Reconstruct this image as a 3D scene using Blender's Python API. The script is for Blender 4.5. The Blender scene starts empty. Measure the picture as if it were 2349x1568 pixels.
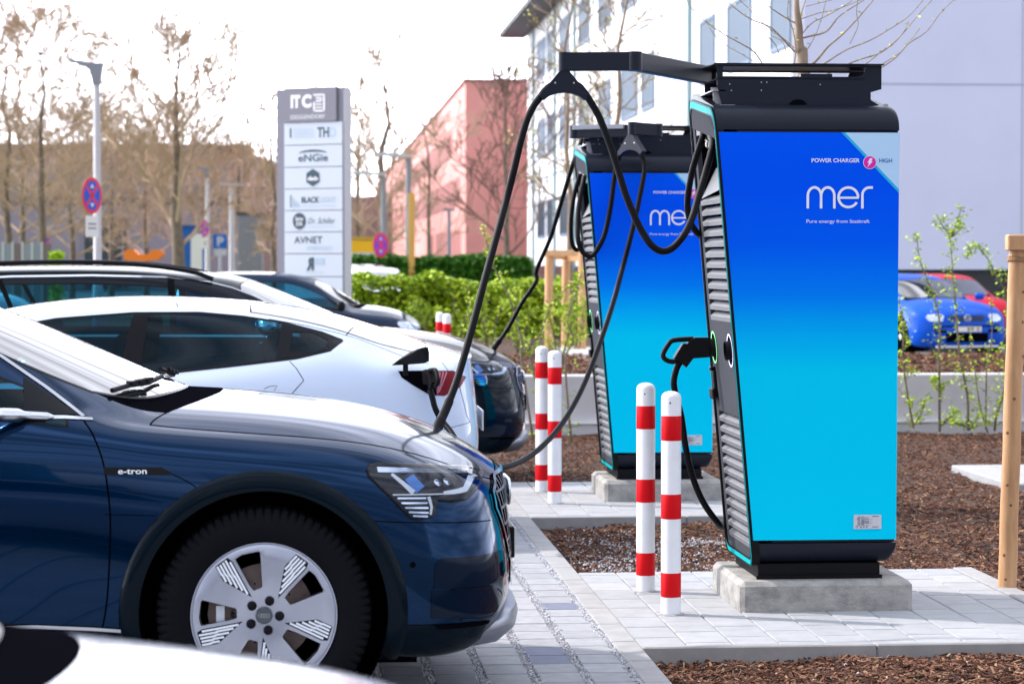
import bpy, bmesh, math, random
import numpy as np
from mathutils import Vector, Matrix
from mathutils.bvhtree import BVHTree
R = math.radians
PI = math.pi
SC = bpy.context.scene
COL = SC.collection

# ------------------------------------------------------------------ camera
CAM_H = 1.63
F_PX, UC, VC = 5546.0, 1174.5, 784.0            # 85 mm lens, photograph measured at 2349 x 1568
YAW, PIT = math.atan(462 / F_PX), math.atan(184 / F_PX)
cd = bpy.data.cameras.new('camera'); cam = bpy.data.objects.new('camera', cd); COL.objects.link(cam)
cam.location = (0, 0, CAM_H)
cam.rotation_euler = (PI / 2 - PIT, 0, -YAW)
cd.sensor_width = 36; cd.lens = F_PX / 2349 * 36
cd.clip_start = 0.1; cd.clip_end = 3000
cd.dof.use_dof = True; cd.dof.focus_distance = 11.0; cd.dof.aperture_fstop = 4.5
SC.camera = cam

# ------------------------------------------------------------------ light
SUN_DIR = Vector((-0.74, 0.32, 0.80)).normalized()      # towards the sun: left, a little behind the scene
SUN_EL = math.asin(SUN_DIR.z)
world = bpy.data.worlds.new('World'); SC.world = world; world.use_nodes = True
nt = world.node_tree; nt.nodes.clear()
_o = nt.nodes.new('ShaderNodeOutputWorld'); _b = nt.nodes.new('ShaderNodeBackground')
_s = nt.nodes.new('ShaderNodeTexSky'); _s.sky_type = 'NISHITA'; _s.sun_disc = False
_s.sun_elevation = SUN_EL; _s.sun_rotation = math.atan2(SUN_DIR.x, SUN_DIR.y)
_s.air_density = 1.0; _s.dust_density = 4.0; _s.ozone_density = 1.0
_tc = nt.nodes.new('ShaderNodeTexCoord'); _mp = nt.nodes.new('ShaderNodeMapping'); _mp.inputs['Scale'].default_value = (1, 1, 3.2)
_n = nt.nodes.new('ShaderNodeTexNoise'); _n.inputs['Scale'].default_value = 2.1; _n.inputs['Detail'].default_value = 5
_r = nt.nodes.new('ShaderNodeMapRange'); _r.inputs[1].default_value = .38; _r.inputs[2].default_value = .62
_r.inputs[3].default_value = .62; _r.inputs[4].default_value = .97
_m = nt.nodes.new('ShaderNodeMix'); _m.data_type = 'RGBA'
_m.inputs[7].default_value = (12.0, 12.3, 13.8, 1)             # thin bright cloud
nt.links.new(_tc.outputs['Generated'], _mp.inputs[0]); nt.links.new(_mp.outputs[0], _n.inputs['Vector'])
nt.links.new(_n.outputs[0], _r.inputs[0]); nt.links.new(_r.outputs[0], _m.inputs[0])
nt.links.new(_s.outputs[0], _m.inputs[6])
# hazy glare: the low sky on the sun's side is several times brighter than the rest
def _math(op, a, b=None, c=None, clamp=False):
    n = nt.nodes.new('ShaderNodeMath'); n.operation = op; n.use_clamp = clamp
    for i, q in enumerate((a, b, c)):
        if q is None: continue
        if isinstance(q, (int, float)): n.inputs[i].default_value = q
        else: nt.links.new(q, n.inputs[i])
    return n.outputs[0]
_x = nt.nodes.new('ShaderNodeSeparateXYZ'); nt.links.new(_tc.outputs['Generated'], _x.inputs[0])
_side = _math('ADD', _math('MULTIPLY', _x.outputs[0], -.45), _math('MULTIPLY', _x.outputs[1], .89))
_fs = _math('MULTIPLY_ADD', _side, .9, .25, clamp=True)
_fe = _math('SUBTRACT', 1.0, _math('MULTIPLY', _math('ABSOLUTE', _x.outputs[2]), 1.25), clamp=True)
_gain = _math('MULTIPLY_ADD', _math('MULTIPLY', _fs, _math('MULTIPLY', _fe, _fe)), 5.6, .84)
_mp2 = nt.nodes.new('ShaderNodeMapping'); _mp2.inputs['Scale'].default_value = (1.5, 1.5, 13); _mp2.inputs['Rotation'].default_value = (0, .08, 0)
_n2 = nt.nodes.new('ShaderNodeTexNoise'); _n2.inputs['Scale'].default_value = 1.7; _n2.inputs['Detail'].default_value = 3
nt.links.new(_tc.outputs['Generated'], _mp2.inputs[0]); nt.links.new(_mp2.outputs[0], _n2.inputs['Vector'])
_r2 = nt.nodes.new('ShaderNodeMapRange'); _r2.inputs[1].default_value = .36; _r2.inputs[2].default_value = .64; _r2.inputs[3].default_value = .42; _r2.inputs[4].default_value = 1.25
nt.links.new(_n2.outputs[0], _r2.inputs[0])                    # long thin cloud bands
_gain = _math('MULTIPLY', _gain, _r2.outputs[0])
_sc = nt.nodes.new('ShaderNodeVectorMath'); _sc.operation = 'SCALE'
nt.links.new(_m.outputs[2], _sc.inputs[0]); nt.links.new(_gain, _sc.inputs['Scale']); nt.links.new(_sc.outputs[0], _b.inputs[0])
_b.inputs[1].default_value = 0.12
nt.links.new(_b.outputs[0], _o.inputs[0])
sl = bpy.data.lights.new('sun', 'SUN'); sun = bpy.data.objects.new('sun', sl); COL.objects.link(sun)
sl.energy = 3.0; sl.angle = R(1.4); sl.color = (1.0, 0.93, 0.86)
sun.rotation_euler = SUN_DIR.to_track_quat('Z', 'Y').to_euler(); sun.location = (-30, 12, 40)
SC.view_settings.view_transform = 'Standard'; SC.view_settings.look = 'None'
SC.view_settings.exposure = 0.6; SC.view_settings.gamma = 1.0

# ------------------------------------------------------------------ measuring
def ray(u, v):
    a = (u - UC) / F_PX; b = -(v - VC) / F_PX
    cp, sp = math.cos(PIT), math.sin(PIT)
    fy, fz = cp + b * sp, -sp + b * cp
    cy, sy = math.cos(YAW), math.sin(YAW)
    return a * cy + fy * sy, -a * sy + fy * cy, fz
def at(u, v, Y):
    x, y, z = ray(u, v); t = Y / y
    return Vector((x * t, Y, CAM_H + z * t))
def atX(u, v, X):
    x, y, z = ray(u, v); t = X / x
    return Vector((X, y * t, CAM_H + z * t))
def gnd(u, v, z=0.0):
    x, y, zz = ray(u, v); t = (z - CAM_H) / zz
    return Vector((x * t, y * t, z))

# ------------------------------------------------------------------ materials
def _new(name):
    m = bpy.data.materials.new(name); m.use_nodes = True
    return m, m.node_tree, m.node_tree.nodes['Principled BSDF']
def mat(name, col, rough=.5, metal=0., noise=0., nscale=8., bump=0., bscale=60., coat=0., spec=.5, island=0., stretch=(1, 1, 1), rvar=0.):
    m, t, b = _new(name)
    c = tuple(col) + (1,)
    b.inputs['Base Color'].default_value = c; b.inputs['Roughness'].default_value = rough
    b.inputs['Metallic'].default_value = metal; b.inputs['Specular IOR Level'].default_value = spec
    if coat: b.inputs['Coat Weight'].default_value = coat; b.inputs['Coat Roughness'].default_value = .03
    src = None
    if noise or bump or rvar:
        tc = t.nodes.new('ShaderNodeTexCoord'); mp = t.nodes.new('ShaderNodeMapping')
        mp.inputs['Scale'].default_value = stretch
        t.links.new(tc.outputs['Object'], mp.inputs[0])
    if noise or rvar:
        n = t.nodes.new('ShaderNodeTexNoise'); n.inputs['Scale'].default_value = nscale; n.inputs['Detail'].default_value = 6
        n.inputs['Roughness'].default_value = .62
        t.links.new(mp.outputs[0], n.inputs['Vector']); src = n.outputs[0]
    if noise or island:
        hsv = t.nodes.new('ShaderNodeHueSaturation'); hsv.inputs['Color'].default_value = c
        val = None
        if noise:
            r = t.nodes.new('ShaderNodeMapRange'); r.inputs[1].default_value = .3; r.inputs[2].default_value = .7
            r.inputs[3].default_value = 1 - noise; r.inputs[4].default_value = 1 + noise
            t.links.new(src, r.inputs[0]); val = r.outputs[0]
        if island:
            g = t.nodes.new('ShaderNodeNewGeometry'); r2 = t.nodes.new('ShaderNodeMapRange')
            r2.inputs[3].default_value = 1 - island; r2.inputs[4].default_value = 1 + island
            t.links.new(g.outputs['Random Per Island'], r2.inputs[0])
            if val is None: val = r2.outputs[0]
            else:
                mu = t.nodes.new('ShaderNodeMath'); mu.operation = 'MULTIPLY'
                t.links.new(val, mu.inputs[0]); t.links.new(r2.outputs[0], mu.inputs[1]); val = mu.outputs[0]
        t.links.new(val, hsv.inputs['Value']); t.links.new(hsv.outputs[0], b.inputs['Base Color'])
    if rvar:
        r3 = t.nodes.new('ShaderNodeMapRange'); r3.inputs[1].default_value = .3; r3.inputs[2].default_value = .7
        r3.inputs[3].default_value = rough - rvar; r3.inputs[4].default_value = rough + rvar
        t.links.new(src, r3.inputs[0]); t.links.new(r3.outputs[0], b.inputs['Roughness'])
    if bump:
        n2 = t.nodes.new('ShaderNodeTexNoise'); n2.inputs['Scale'].default_value = bscale; n2.inputs['Detail'].default_value = 4
        bp = t.nodes.new('ShaderNodeBump'); bp.inputs['Strength'].default_value = bump; bp.inputs['Distance'].default_value = .01
        t.links.new(mp.outputs[0], n2.inputs['Vector']); t.links.new(n2.outputs[0], bp.inputs['Height'])
        t.links.new(bp.outputs[0], b.inputs['Normal'])
    return m
def ramp_mat(name, stops, rough=.5, scale=6., island=False, bump=0., detail=6, stretch=(1, 1, 1), bscale=None):
    m, t, b = _new(name); b.inputs['Roughness'].default_value = rough
    cr = t.nodes.new('ShaderNodeValToRGB'); e = cr.color_ramp.elements
    while len(e) < len(stops): e.new(.5)
    for el, (p, c) in zip(e, stops): el.position = p; el.color = tuple(c) + (1,)
    tc = t.nodes.new('ShaderNodeTexCoord'); mp = t.nodes.new('ShaderNodeMapping'); mp.inputs['Scale'].default_value = stretch
    t.links.new(tc.outputs['Object'], mp.inputs[0])
    n = t.nodes.new('ShaderNodeTexNoise'); n.inputs['Scale'].default_value = scale; n.inputs['Detail'].default_value = detail
    n.inputs['Roughness'].default_value = .7
    t.links.new(mp.outputs[0], n.inputs['Vector'])
    if island:
        g = t.nodes.new('ShaderNodeNewGeometry'); t.links.new(g.outputs['Random Per Island'], cr.inputs[0])
    else: t.links.new(n.outputs[0], cr.inputs[0])
    t.links.new(cr.outputs[0], b.inputs['Base Color'])
    if bump:
        n2 = n
        if bscale:
            n2 = t.nodes.new('ShaderNodeTexNoise'); n2.inputs['Scale'].default_value = bscale; n2.inputs['Detail'].default_value = 5
            t.links.new(mp.outputs[0], n2.inputs['Vector'])
        bp = t.nodes.new('ShaderNodeBump'); bp.inputs['Strength'].default_value = bump; bp.inputs['Distance'].default_value = .02
        t.links.new(n2.outputs[0], bp.inputs['Height']); t.links.new(bp.outputs[0], b.inputs['Normal'])
    return m
def emit(name, col, s):
    m, t, b = _new(name); b.inputs['Base Color'].default_value = tuple(col) + (1,)
    b.inputs['Emission Color'].default_value = tuple(col) + (1,); b.inputs['Emission Strength'].default_value = s
    return m
def glass_mat(name, tint=(.25, .5, .52), base=(.01, .03, .04), refl=.06, rough=.01, opaque=.25, ior=1.5):
    m = bpy.data.materials.new(name); m.use_nodes = True; t = m.node_tree; t.nodes.clear()
    o = t.nodes.new('ShaderNodeOutputMaterial'); tr = t.nodes.new('ShaderNodeBsdfTransparent'); tr.inputs[0].default_value = tuple(tint) + (1,)
    d = t.nodes.new('ShaderNodeBsdfDiffuse'); d.inputs[0].default_value = tuple(base) + (1,)
    m0 = t.nodes.new('ShaderNodeMixShader'); m0.inputs[0].default_value = opaque
    t.links.new(tr.outputs[0], m0.inputs[1]); t.links.new(d.outputs[0], m0.inputs[2])
    g = t.nodes.new('ShaderNodeBsdfGlossy'); g.inputs['Roughness'].default_value = rough; g.inputs[0].default_value = (1, 1, 1, 1)
    f = t.nodes.new('ShaderNodeFresnel'); f.inputs[0].default_value = ior
    ad = t.nodes.new('ShaderNodeMath'); ad.operation = 'ADD'; ad.use_clamp = True; ad.inputs[1].default_value = refl
    mx = t.nodes.new('ShaderNodeMixShader')
    t.links.new(f.outputs[0], ad.inputs[0]); t.links.new(ad.outputs[0], mx.inputs[0])
    t.links.new(m0.outputs[0], mx.inputs[1]); t.links.new(g.outputs[0], mx.inputs[2]); t.links.new(mx.outputs[0], o.inputs[0])
    return m
def paint(name, col, spec=.0, rough=.32, metal=.0, coat=1.0):
    m, t, b = _new(name)
    b.inputs['Base Color'].default_value = tuple(col) + (1,); b.inputs['Metallic'].default_value = metal
    b.inputs['Roughness'].default_value = rough; b.inputs['Coat Weight'].default_value = coat; b.inputs['Coat Roughness'].default_value = .015
    b.inputs['Coat IOR'].default_value = 1.36; b.inputs['Specular IOR Level'].default_value = spec
    return m

# ------------------------------------------------------------------ mesh builder
class MB:
    def __init__(s): s.v = []; s.f = []; s.m = []
    def add(s, vs, fs, mi=0, M=None):
        o = len(s.v)
        s.v += [tuple(M @ Vector(p)) if M is not None else tuple(p) for p in vs]
        s.f += [tuple(i + o for i in f) for f in fs]; s.m += [mi] * len(fs)
        return s
    def box(s, a, b, mi=0, M=None, bev=0.):
        x0, x1 = sorted((a[0], b[0])); y0, y1 = sorted((a[1], b[1])); z0, z1 = sorted((a[2], b[2]))
        if bev <= 0:
            v = [(x, y, z) for z in (z0, z1) for y in (y0, y1) for x in (x0, x1)]
            return s.add(v, [(0, 2, 3, 1), (4, 5, 7, 6), (0, 1, 5, 4), (2, 6, 7, 3), (0, 4, 6, 2), (1, 3, 7, 5)], mi, M)
        e = min(bev, (x1 - x0) / 2.01, (y1 - y0) / 2.01, (z1 - z0) / 2.01)
        v = []; idx = {}
        for ix, X in enumerate((x0, x1)):
            for iy, Y in enumerate((y0, y1)):
                for iz, Z in enumerate((z0, z1)):
                    sx, sy, sz = (1 - 2 * ix) * e, (1 - 2 * iy) * e, (1 - 2 * iz) * e
                    idx[ix, iy, iz] = len(v)
                    v += [(X, Y + sy, Z + sz), (X + sx, Y, Z + sz), (X + sx, Y + sy, Z)]
        I = lambda a, b, c, k: idx[a, b, c] + k
        f = []
        for a in (0, 1):
            f.append([I(a, 0, 0, 0), I(a, 1, 0, 0), I(a, 1, 1, 0), I(a, 0, 1, 0)][::(-1 if a == 0 else 1)])
            f.append([I(0, a, 0, 1), I(1, a, 0, 1), I(1, a, 1, 1), I(0, a, 1, 1)][::(-1 if a == 1 else 1)])
            f.append([I(0, 0, a, 2), I(1, 0, a, 2), I(1, 1, a, 2), I(0, 1, a, 2)][::(-1 if a == 0 else 1)])
        for a in (0, 1):
            for b_ in (0, 1):
                f.append([I(0, a, b_, 1), I(1, a, b_, 1), I(1, a, b_, 2), I(0, a, b_, 2)][::(1 if (a == b_) else -1)])
                f.append([I(a, 0, b_, 0), I(a, 1, b_, 0), I(a, 1, b_, 2), I(a, 0, b_, 2)][::(-1 if (a == b_) else 1)])
                f.append([I(a, b_, 0, 0), I(a, b_, 1, 0), I(a, b_, 1, 1), I(a, b_, 0, 1)][::(1 if (a == b_) else -1)])
                for c in (0, 1):
                    q = [I(a, b_, c, 0), I(a, b_, c, 1), I(a, b_, c, 2)]
                    f.append(q[::(1 if (a + b_ + c) % 2 == 1 else -1)])
        return s.add(v, f, mi, M)
    def prism(s, poly, d0, d1, axis='y', mi=0, M=None):
        # poly: 2D outline; extruded along axis from d0 to d1
        n = len(poly)
        def P(p, d):
            return {'y': (p[0], d, p[1]), 'x': (d, p[0], p[1]), 'z': (p[0], p[1], d)}[axis]
        v = [P(p, d0) for p in poly] + [P(p, d1) for p in poly]
        f = [tuple(range(n)), tuple(range(2 * n - 1, n - 1, -1))]
        f += [(i, i + n, (i + 1) % n + n, (i + 1) % n) for i in range(n)]
        return s.add(v, f, mi, M)
    def tube(s, pts, r, n=10, mi=0, cap=True, M=None, up=None):
        pts = [Vector(p) for p in pts]; N = len(pts)
        rs = r if isinstance(r, (list, tuple)) else [r] * N
        v = []; f = []
        t0 = (pts[1] - pts[0]).normalized()
        a = Vector(up) if up else (Vector((0, 0, 1)) if abs(t0.z) < .9 else Vector((1, 0, 0)))
        x = t0.cross(a).normalized()
        for i, p in enumerate(pts):
            t = (pts[min(i + 1, N - 1)] - pts[max(i - 1, 0)]).normalized()
            x = (x - t * x.dot(t))
            if x.length < 1e-6: x = t.orthogonal()
            x.normalize(); y = t.cross(x)
            for k in range(n):
                an = 2 * PI * k / n
                v.append(p + (x * math.cos(an) + y * math.sin(an)) * rs[i])
        for i in range(N - 1):
            for k in range(n):
                k2 = (k + 1) % n
                f.append((i * n + k, i * n + k2, (i + 1) * n + k2, (i + 1) * n + k))
        if cap: f += [tuple(range(n - 1, -1, -1)), tuple((N - 1) * n + k for k in range(n))]
        return s.add(v, f, mi, M)
    def lathe(s, prof, n=32, axis='z', mi=0, M=None, cap=True):
        v = []; f = []; N = len(prof)
        for (r, h) in prof:
            for k in range(n):
                a = 2 * PI * k / n; c, d = r * math.cos(a), r * math.sin(a)
                v.append({'z': (c, d, h), 'y': (c, h, d), 'x': (h, c, d)}[axis])
        for i in range(N - 1):
            for k in range(n):
                k2 = (k + 1) % n; q = (i * n + k, i * n + k2, (i + 1) * n + k2, (i + 1) * n + k)
                f.append(q if axis != 'y' else q[::-1])
        if cap:
            a_, b_ = tuple(range(n - 1, -1, -1)), tuple((N - 1) * n + k for k in range(n))
            f += [a_, b_] if axis != 'y' else [a_[::-1], b_[::-1]]
        return s.add(v, f, mi, M)
    def bar(s, p, q, w, h, mi=0, up=(0, 0, 1)):
        p, q = Vector(p), Vector(q); d = (q - p); L = d.length; d.normalize()
        sd = d.cross(Vector(up)).normalized(); u = sd.cross(d)
        M = Matrix((( d.x, sd.x, u.x, p.x), (d.y, sd.y, u.y, p.y), (d.z, sd.z, u.z, p.z), (0, 0, 0, 1)))
        return s.box((0, -w / 2, -h / 2), (L, w / 2, h / 2), mi, M, bev=min(w, h) * .08)
    def mesh(s, name, mats, smooth=None):
        me = bpy.data.meshes.new(name); me.from_pydata(s.v, [], s.f)
        for m in (mats if isinstance(mats, (list, tuple)) else [mats]): me.materials.append(m)
        me.polygons.foreach_set('material_index', s.m); me.update()
        if smooth is not None:
            me.polygons.foreach_set('use_smooth', [True] * len(me.polygons))
            if smooth < 180: me.set_sharp_from_angle(angle=R(smooth))
        return me
    def build(s, name, mats, parent=None, smooth=None, loc=None):
        o = bpy.data.objects.new(name, s.mesh(name, mats, smooth)); COL.objects.link(o)
        if parent: o.parent = parent
        if loc is not None: o.location = loc
        return o
def tag(o, label=None, cat=None, group=None, kind=None):
    if label: o['label'] = label
    if cat: o['category'] = cat
    if group: o['group'] = group
    if kind: o['kind'] = kind
    return o
def thing(name, label, cat, loc=(0, 0, 0), rz=0, group=None):
    o = bpy.data.objects.new(name, None); COL.objects.link(o); o.location = loc; o.rotation_euler = (0, 0, rz)
    o.empty_display_size = .2
    return tag(o, label, cat, group)
def struct(o): o['kind'] = 'structure'; return o
def copy_tree(o, parent=None):
    c = o.copy(); COL.objects.link(c)
    if parent: c.parent = parent
    for ch in o.children: copy_tree(ch, c)
    return c
def spline(pts, n=8):
    """Catmull-Rom through pts (any dimension)"""
    P = [np.array(p, float) for p in pts]; out = []
    P = [2 * P[0] - P[1]] + P + [2 * P[-1] - P[-2]]
    for i in range(1, len(P) - 2):
        for k in range(n):
            t = k / n
            out.append(.5 * ((2 * P[i]) + (P[i + 1] - P[i - 1]) * t + (2 * P[i - 1] - 5 * P[i] + 4 * P[i + 1] - P[i + 2]) * t * t + (-P[i - 1] + 3 * P[i] - 3 * P[i + 1] + P[i + 2]) * t ** 3))
    out.append(P[-2]); return [tuple(p) for p in out]
def rrect(x0, z0, x1, z1, r, n=5):
    rs = r if isinstance(r, (list, tuple)) else [r] * 4; o = []
    for (cx, cz, a0), q in zip(((x1, z0, -90), (x1, z1, 0), (x0, z1, 90), (x0, z0, 180)), rs):
        ox = cx - q if cx == x1 else cx + q; oz = cz - q if cz == z1 else cz + q
        if q <= 0: o.append((cx, cz)); continue
        for k in range(n + 1):
            a = R(a0 + 90 * k / n); o.append((ox + q * math.cos(a), oz + q * math.sin(a)))
    return o
_txt = {}
def text2d(s, bold=0., ital=0.):
    """letters as 2D triangles, cap height about 0.7, starts at x=0; returns (verts, faces, width)"""
    key = (s, bold, ital)
    if key in _txt: return _txt[key]
    c = bpy.data.curves.new('t', 'FONT'); c.body = s; c.size = 1; c.offset = bold; c.shear = ital; c.resolution_u = 4; c.fill_mode = 'FRONT'
    o = bpy.data.objects.new('t', c); me = bpy.data.meshes.new_from_object(o)
    v = [(p.co.x, p.co.y) for p in me.vertices]; f = [tuple(q.vertices) for q in me.polygons]
    bpy.data.objects.remove(o); bpy.data.curves.remove(c); bpy.data.meshes.remove(me)
    xs = [p[0] for p in v] or [0, 1]; x0 = min(xs); v = [(p[0] - x0, p[1]) for p in v]
    _txt[key] = (v, f, max(xs) - x0); return _txt[key]
def put_text(mb, s, x0, x1, z, h, y, mi=0, bold=.012, ital=0., M=None, face=-1, flip=False):
    """text between x0 and x1 on the plane y, cap height h, baseline z, facing -y"""
    v, f, w = text2d(s, bold, ital); sx = (x1 - x0) / w; sz = h / .7
    vs = [(x0 + p[0] * sx, y, z + p[1] * sz) for p in v]
    if face > 0: vs = [(x1 - (p[0] - x0), p[1], p[2]) for p in vs]
    mb.add(vs, f, mi, M)
    return mb
# unseen blocks added behind the camera to darken the reflections in paint and glass
M_bh = mat('reflection_block_wall', (.30, .31, .33), .8, noise=.15, nscale=.4)
M_bhg = mat('reflection_block_band', (.16, .19, .23), .6)
def rear_block(x0, x1, y, h, label):
    r = thing('reflection_block', label, 'building', (x0, y, 0), 0, None)
    mb = MB(); mb.box((0, -14, -.2), (x1 - x0, 0, h)); mb.build('wall', M_bh, r)
    mb = MB(); z = 1.2
    while z < h - 2:
        mb.box((1.5, .001, z), (x1 - x0 - 1.5, .03, z + 1.6), 0); z += 3.4
    mb.build('window_band', M_bhg, r); return r
rear_block(-45, -6, -22, 15, 'unseen grey block added behind the camera for car reflections, left one')
rear_block(-2, 34, -24, 17, 'unseen grey block added behind the camera for car reflections, right one')
# ------------------------------------------------------------------ setting: ground sheets
random.seed(3); rng = np.random.default_rng(3)
M_asph = ramp_mat('asphalt', [(.3, (.12, .12, .125)), (.7, (.17, .17, .175))], .9, 3, bump=.3, bscale=300)
M_paver = mat('paver_concrete', (.30, .31, .335), .85, noise=.12, nscale=14, bump=.25, bscale=260, island=.07)
M_paver_blue = mat('paver_concrete_blue', (.15, .17, .24), .85, noise=.10, nscale=14, bump=.25, bscale=260)
M_slab = mat('slab_concrete', (.345, .355, .375), .85, noise=.10, nscale=10, bump=.2, bscale=300, island=.06)
M_kerb = mat('kerb_concrete', (.32, .32, .325), .85, noise=.12, nscale=9, bump=.25, bscale=240, island=.05)
M_joint = mat('joint_sand', (.30, .30, .32), .95, noise=.3, nscale=60)
M_grit = mat('light_grit', (.48, .49, .53), .9, island=.45)
M_mulch = ramp_mat('mulch_soil', [(.3, (.025, .013, .009)), (.55, (.075, .038, .024)), (.75, (.14, .075, .048))], .95, 45, bump=.9, bscale=60)
M_chip = ramp_mat('bark_chip', [(0, (.026, .011, .007)), (.35, (.095, .036, .020)), (.7, (.18, .074, .040)), (.9, (.25, .125, .07)), (1, (.38, .25, .15))], .9, 10, island=True)
M_grass = ramp_mat('grass_ground', [(.3, (.05, .10, .02)), (.7, (.10, .17, .035))], .95, 2)
M_cwall = mat('wall_concrete', (.50, .50, .52), .85, noise=.08, nscale=3, bump=.1, bscale=120)
M_conc = ramp_mat('block_concrete', [(.25, (.16, .16, .165)), (.5, (.34, .335, .32)), (.75, (.46, .45, .43))], .9, 9, bump=.35, bscale=90, stretch=(1, 1, 1.6))

def sheet(name, x0, y0, x1, y1, z, m, n=1):
    mb = MB(); mb.add([(x0, y0, z), (x1, y0, z), (x1, y1, z), (x0, y1, z)], [(0, 1, 2, 3)])
    return struct(mb.build(name, m))
sheet('ground', -900, -300, 900, 1500, -.16, M_asph)
sheet('parking_ground', -22, -9, 1.27, 34, -.006, M_joint)
# paved parking bays: long rows of pavers with wide drainage joints, laid nearly flush
mb = MB(); PX, PY_, OX = .204, .218, 1.262
for j in range(int((34 + 6) / PY_)):
    y = -6 + j * PY_
    for i in range(0, 24):
        x1 = OX - i * PX
        if y > 24 and i > 8: continue
        if (y < 6.5 or y > 19) and i > 14: continue
        blue = (i, j) in ((1, 72), (1, 73), (0, 79), (1, 68), (2, 96)) or rng.random() < .004
        zz = rng.uniform(-.0015, .0015)
        mb.box((x1 - .172, y + .004, -.05), (x1 - .001, y + PY_ - .004, .004 + zz), 1 if blue else 0, bev=.005)
struct(mb.build('parking_pavement', [M_paver, M_paver_blue]))
# the rest of the bays, far to the left, as coarser sheet
sheet('parking_lane', -22, -9, OX - 24 * PX, 34, .002, mat('lane_concrete', (.33, .33, .34), .9, noise=.1, nscale=4, bump=.2, bscale=150))
# drainage grit in the wide joints and against the kerb
mb = MB(); n = 0
def chip(mb, x, y, z, L, W, H, yaw, tilt, roll, mi=0):
    M = Matrix.Translation((x, y, z)) @ Matrix.Rotation(yaw, 4, 'Z') @ Matrix.Rotation(tilt, 4, 'Y') @ Matrix.Rotation(roll, 4, 'X')
    mb.box((-L / 2, -W / 2, -H / 2), (L / 2, W / 2, H / 2), mi, M)
for i in range(0, 9):
    xj = OX - i * PX - .172 - .016
    for k in range(2600 if i < 5 else 900):
        y = rng.uniform(8.0, 17.5); x = xj + rng.normal(0, .0105)
        if abs(x - xj) > .03: continue
        s = rng.uniform(.0025, .006)
        chip(mb, x, y, .001 + rng.uniform(0, .005), s * 1.4, s, s, rng.uniform(0, 3.1), rng.uniform(-.6, .6), rng.uniform(-.6, .6))
for k in range(5200):                                          # strip against the kerb
    y = rng.uniform(8.4, 18.5); x = 1.267 + rng.normal(0, .010); s = rng.uniform(.0025, .006)
    chip(mb, x, y, .004 + rng.uniform(0, .004), s * 1.4, s, s, rng.uniform(0, 3.1), rng.uniform(-.6, .6), rng.uniform(-.6, .6))
o = mb.build('drainage_grit', M_grit); tag(o, 'light grey grit filling the wide joints between the parking pavers', 'grit', kind='stuff')
# kerb stones along the planting strip
mb = MB(); y = 3.2
while y < 34:
    mb.box((1.275, y, -.2), (1.385, y + .494, .012), 0, bev=.006); y += .5
struct(mb.build('kerb', M_kerb))

# slab pads under the chargers
def pad(name, y0, y1, x0, x1, z=.004):
    mb = MB(); sw, sl = .2, .3; ncol = int(round((x1 - x0) / sw)); k = 0
    mb.box((x0, y0 + .01, -.18), (x1, y1 - .01, z - .016), 1)
    for c in range(ncol):
        xa = x0 + c * sw; y = y0 + .06 - (c % 2) * sl * .5 - .05
        while y < y1 - .02:
            a, b = max(y, y0 + .058), min(y + sl, y1 - .01)
            if b - a > .03: mb.box((xa + .0025, a + .003, -.1), (xa + sw - .0025, b - .003, z + rng.uniform(-.001, .001)), 0, bev=.005)
            y += sl
    y = x0                                                     # edging stones, front and back
    while y < x1 + .1:
        e = min(y + .995, x1 + .11)
        mb.box((y, y0, -.22), (e, y0 + .052, z + .008), 2, bev=.006)
        y += 1.0
    mb.box((x1 + .004, y0 + .06, -.22), (x1 + .11, y1, z + .006), 2, bev=.006)
    return struct(mb.build(name, [M_slab, M_joint, M_kerb]))
for k in range(2):
    pad('paved_pad', 10.03 + 5.2 * k, 12.56 + 5.2 * k, 1.39, 3.39)
mb = MB(); mb.box((5.08, 17.2, -.1), (7.6, 18.85, .015), 0, bev=.01)
for k in range(1, 9): mb.box((5.08 + .3 * k - .002, 17.2, .0155), (5.08 + .3 * k + .002, 18.85, .0165), 1)
struct(mb.build('side_path', [M_slab, M_joint]))

# planting bed: bark mulch
NX, NY = 150, 200
X0, X1, Y0, Y1 = 1.385, 13.0, 7.2, 22.8
vs = []; xs = np.linspace(0, 1, NX) ** 1.6 * (X1 - X0) + X0; ys = np.linspace(Y0, Y1, NY)
def mulch_z(x, y):
    z = -.055 + .012 * math.sin(x * 3.1 + y * 1.3) + .010 * math.sin(y * 4.7 - x * 2.2) + .006 * math.sin(x * 11 + y * 9)
    if y > 19: z += .055 * min(1, (y - 19) / 2.5)
    for k in range(2):                                         # keep it below the pads' edges
        yc0, yc1 = 10.03 + 5.2 * k, 12.56 + 5.2 * k
        dy = max(yc0 - y, y - yc1, 0); dx = max(x - 3.5, 0); d = math.hypot(dx, dy)
        if d < .12: z = min(z, -.045)
    return z
vs = [(x, y, mulch_z(x, y)) for y in ys for x in xs]
fs = [(j * NX + i, j * NX + i + 1, (j + 1) * NX + i + 1, (j + 1) * NX + i) for j in range(NY - 1) for i in range(NX - 1)]
mb = MB(); mb.add(vs, fs); struct(mb.build('planting_bed', M_mulch, smooth=180))
def in_pad(x, y, m=0.0):
    for k in range(2):
        if 10.03 + 5.2 * k - m < y < 12.56 + 5.2 * k + m and x < 3.5 + m: return True
    return 5.05 < x < 7.7 and 17.15 < y < 18.9
mb = MB(); cnt = 0
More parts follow.
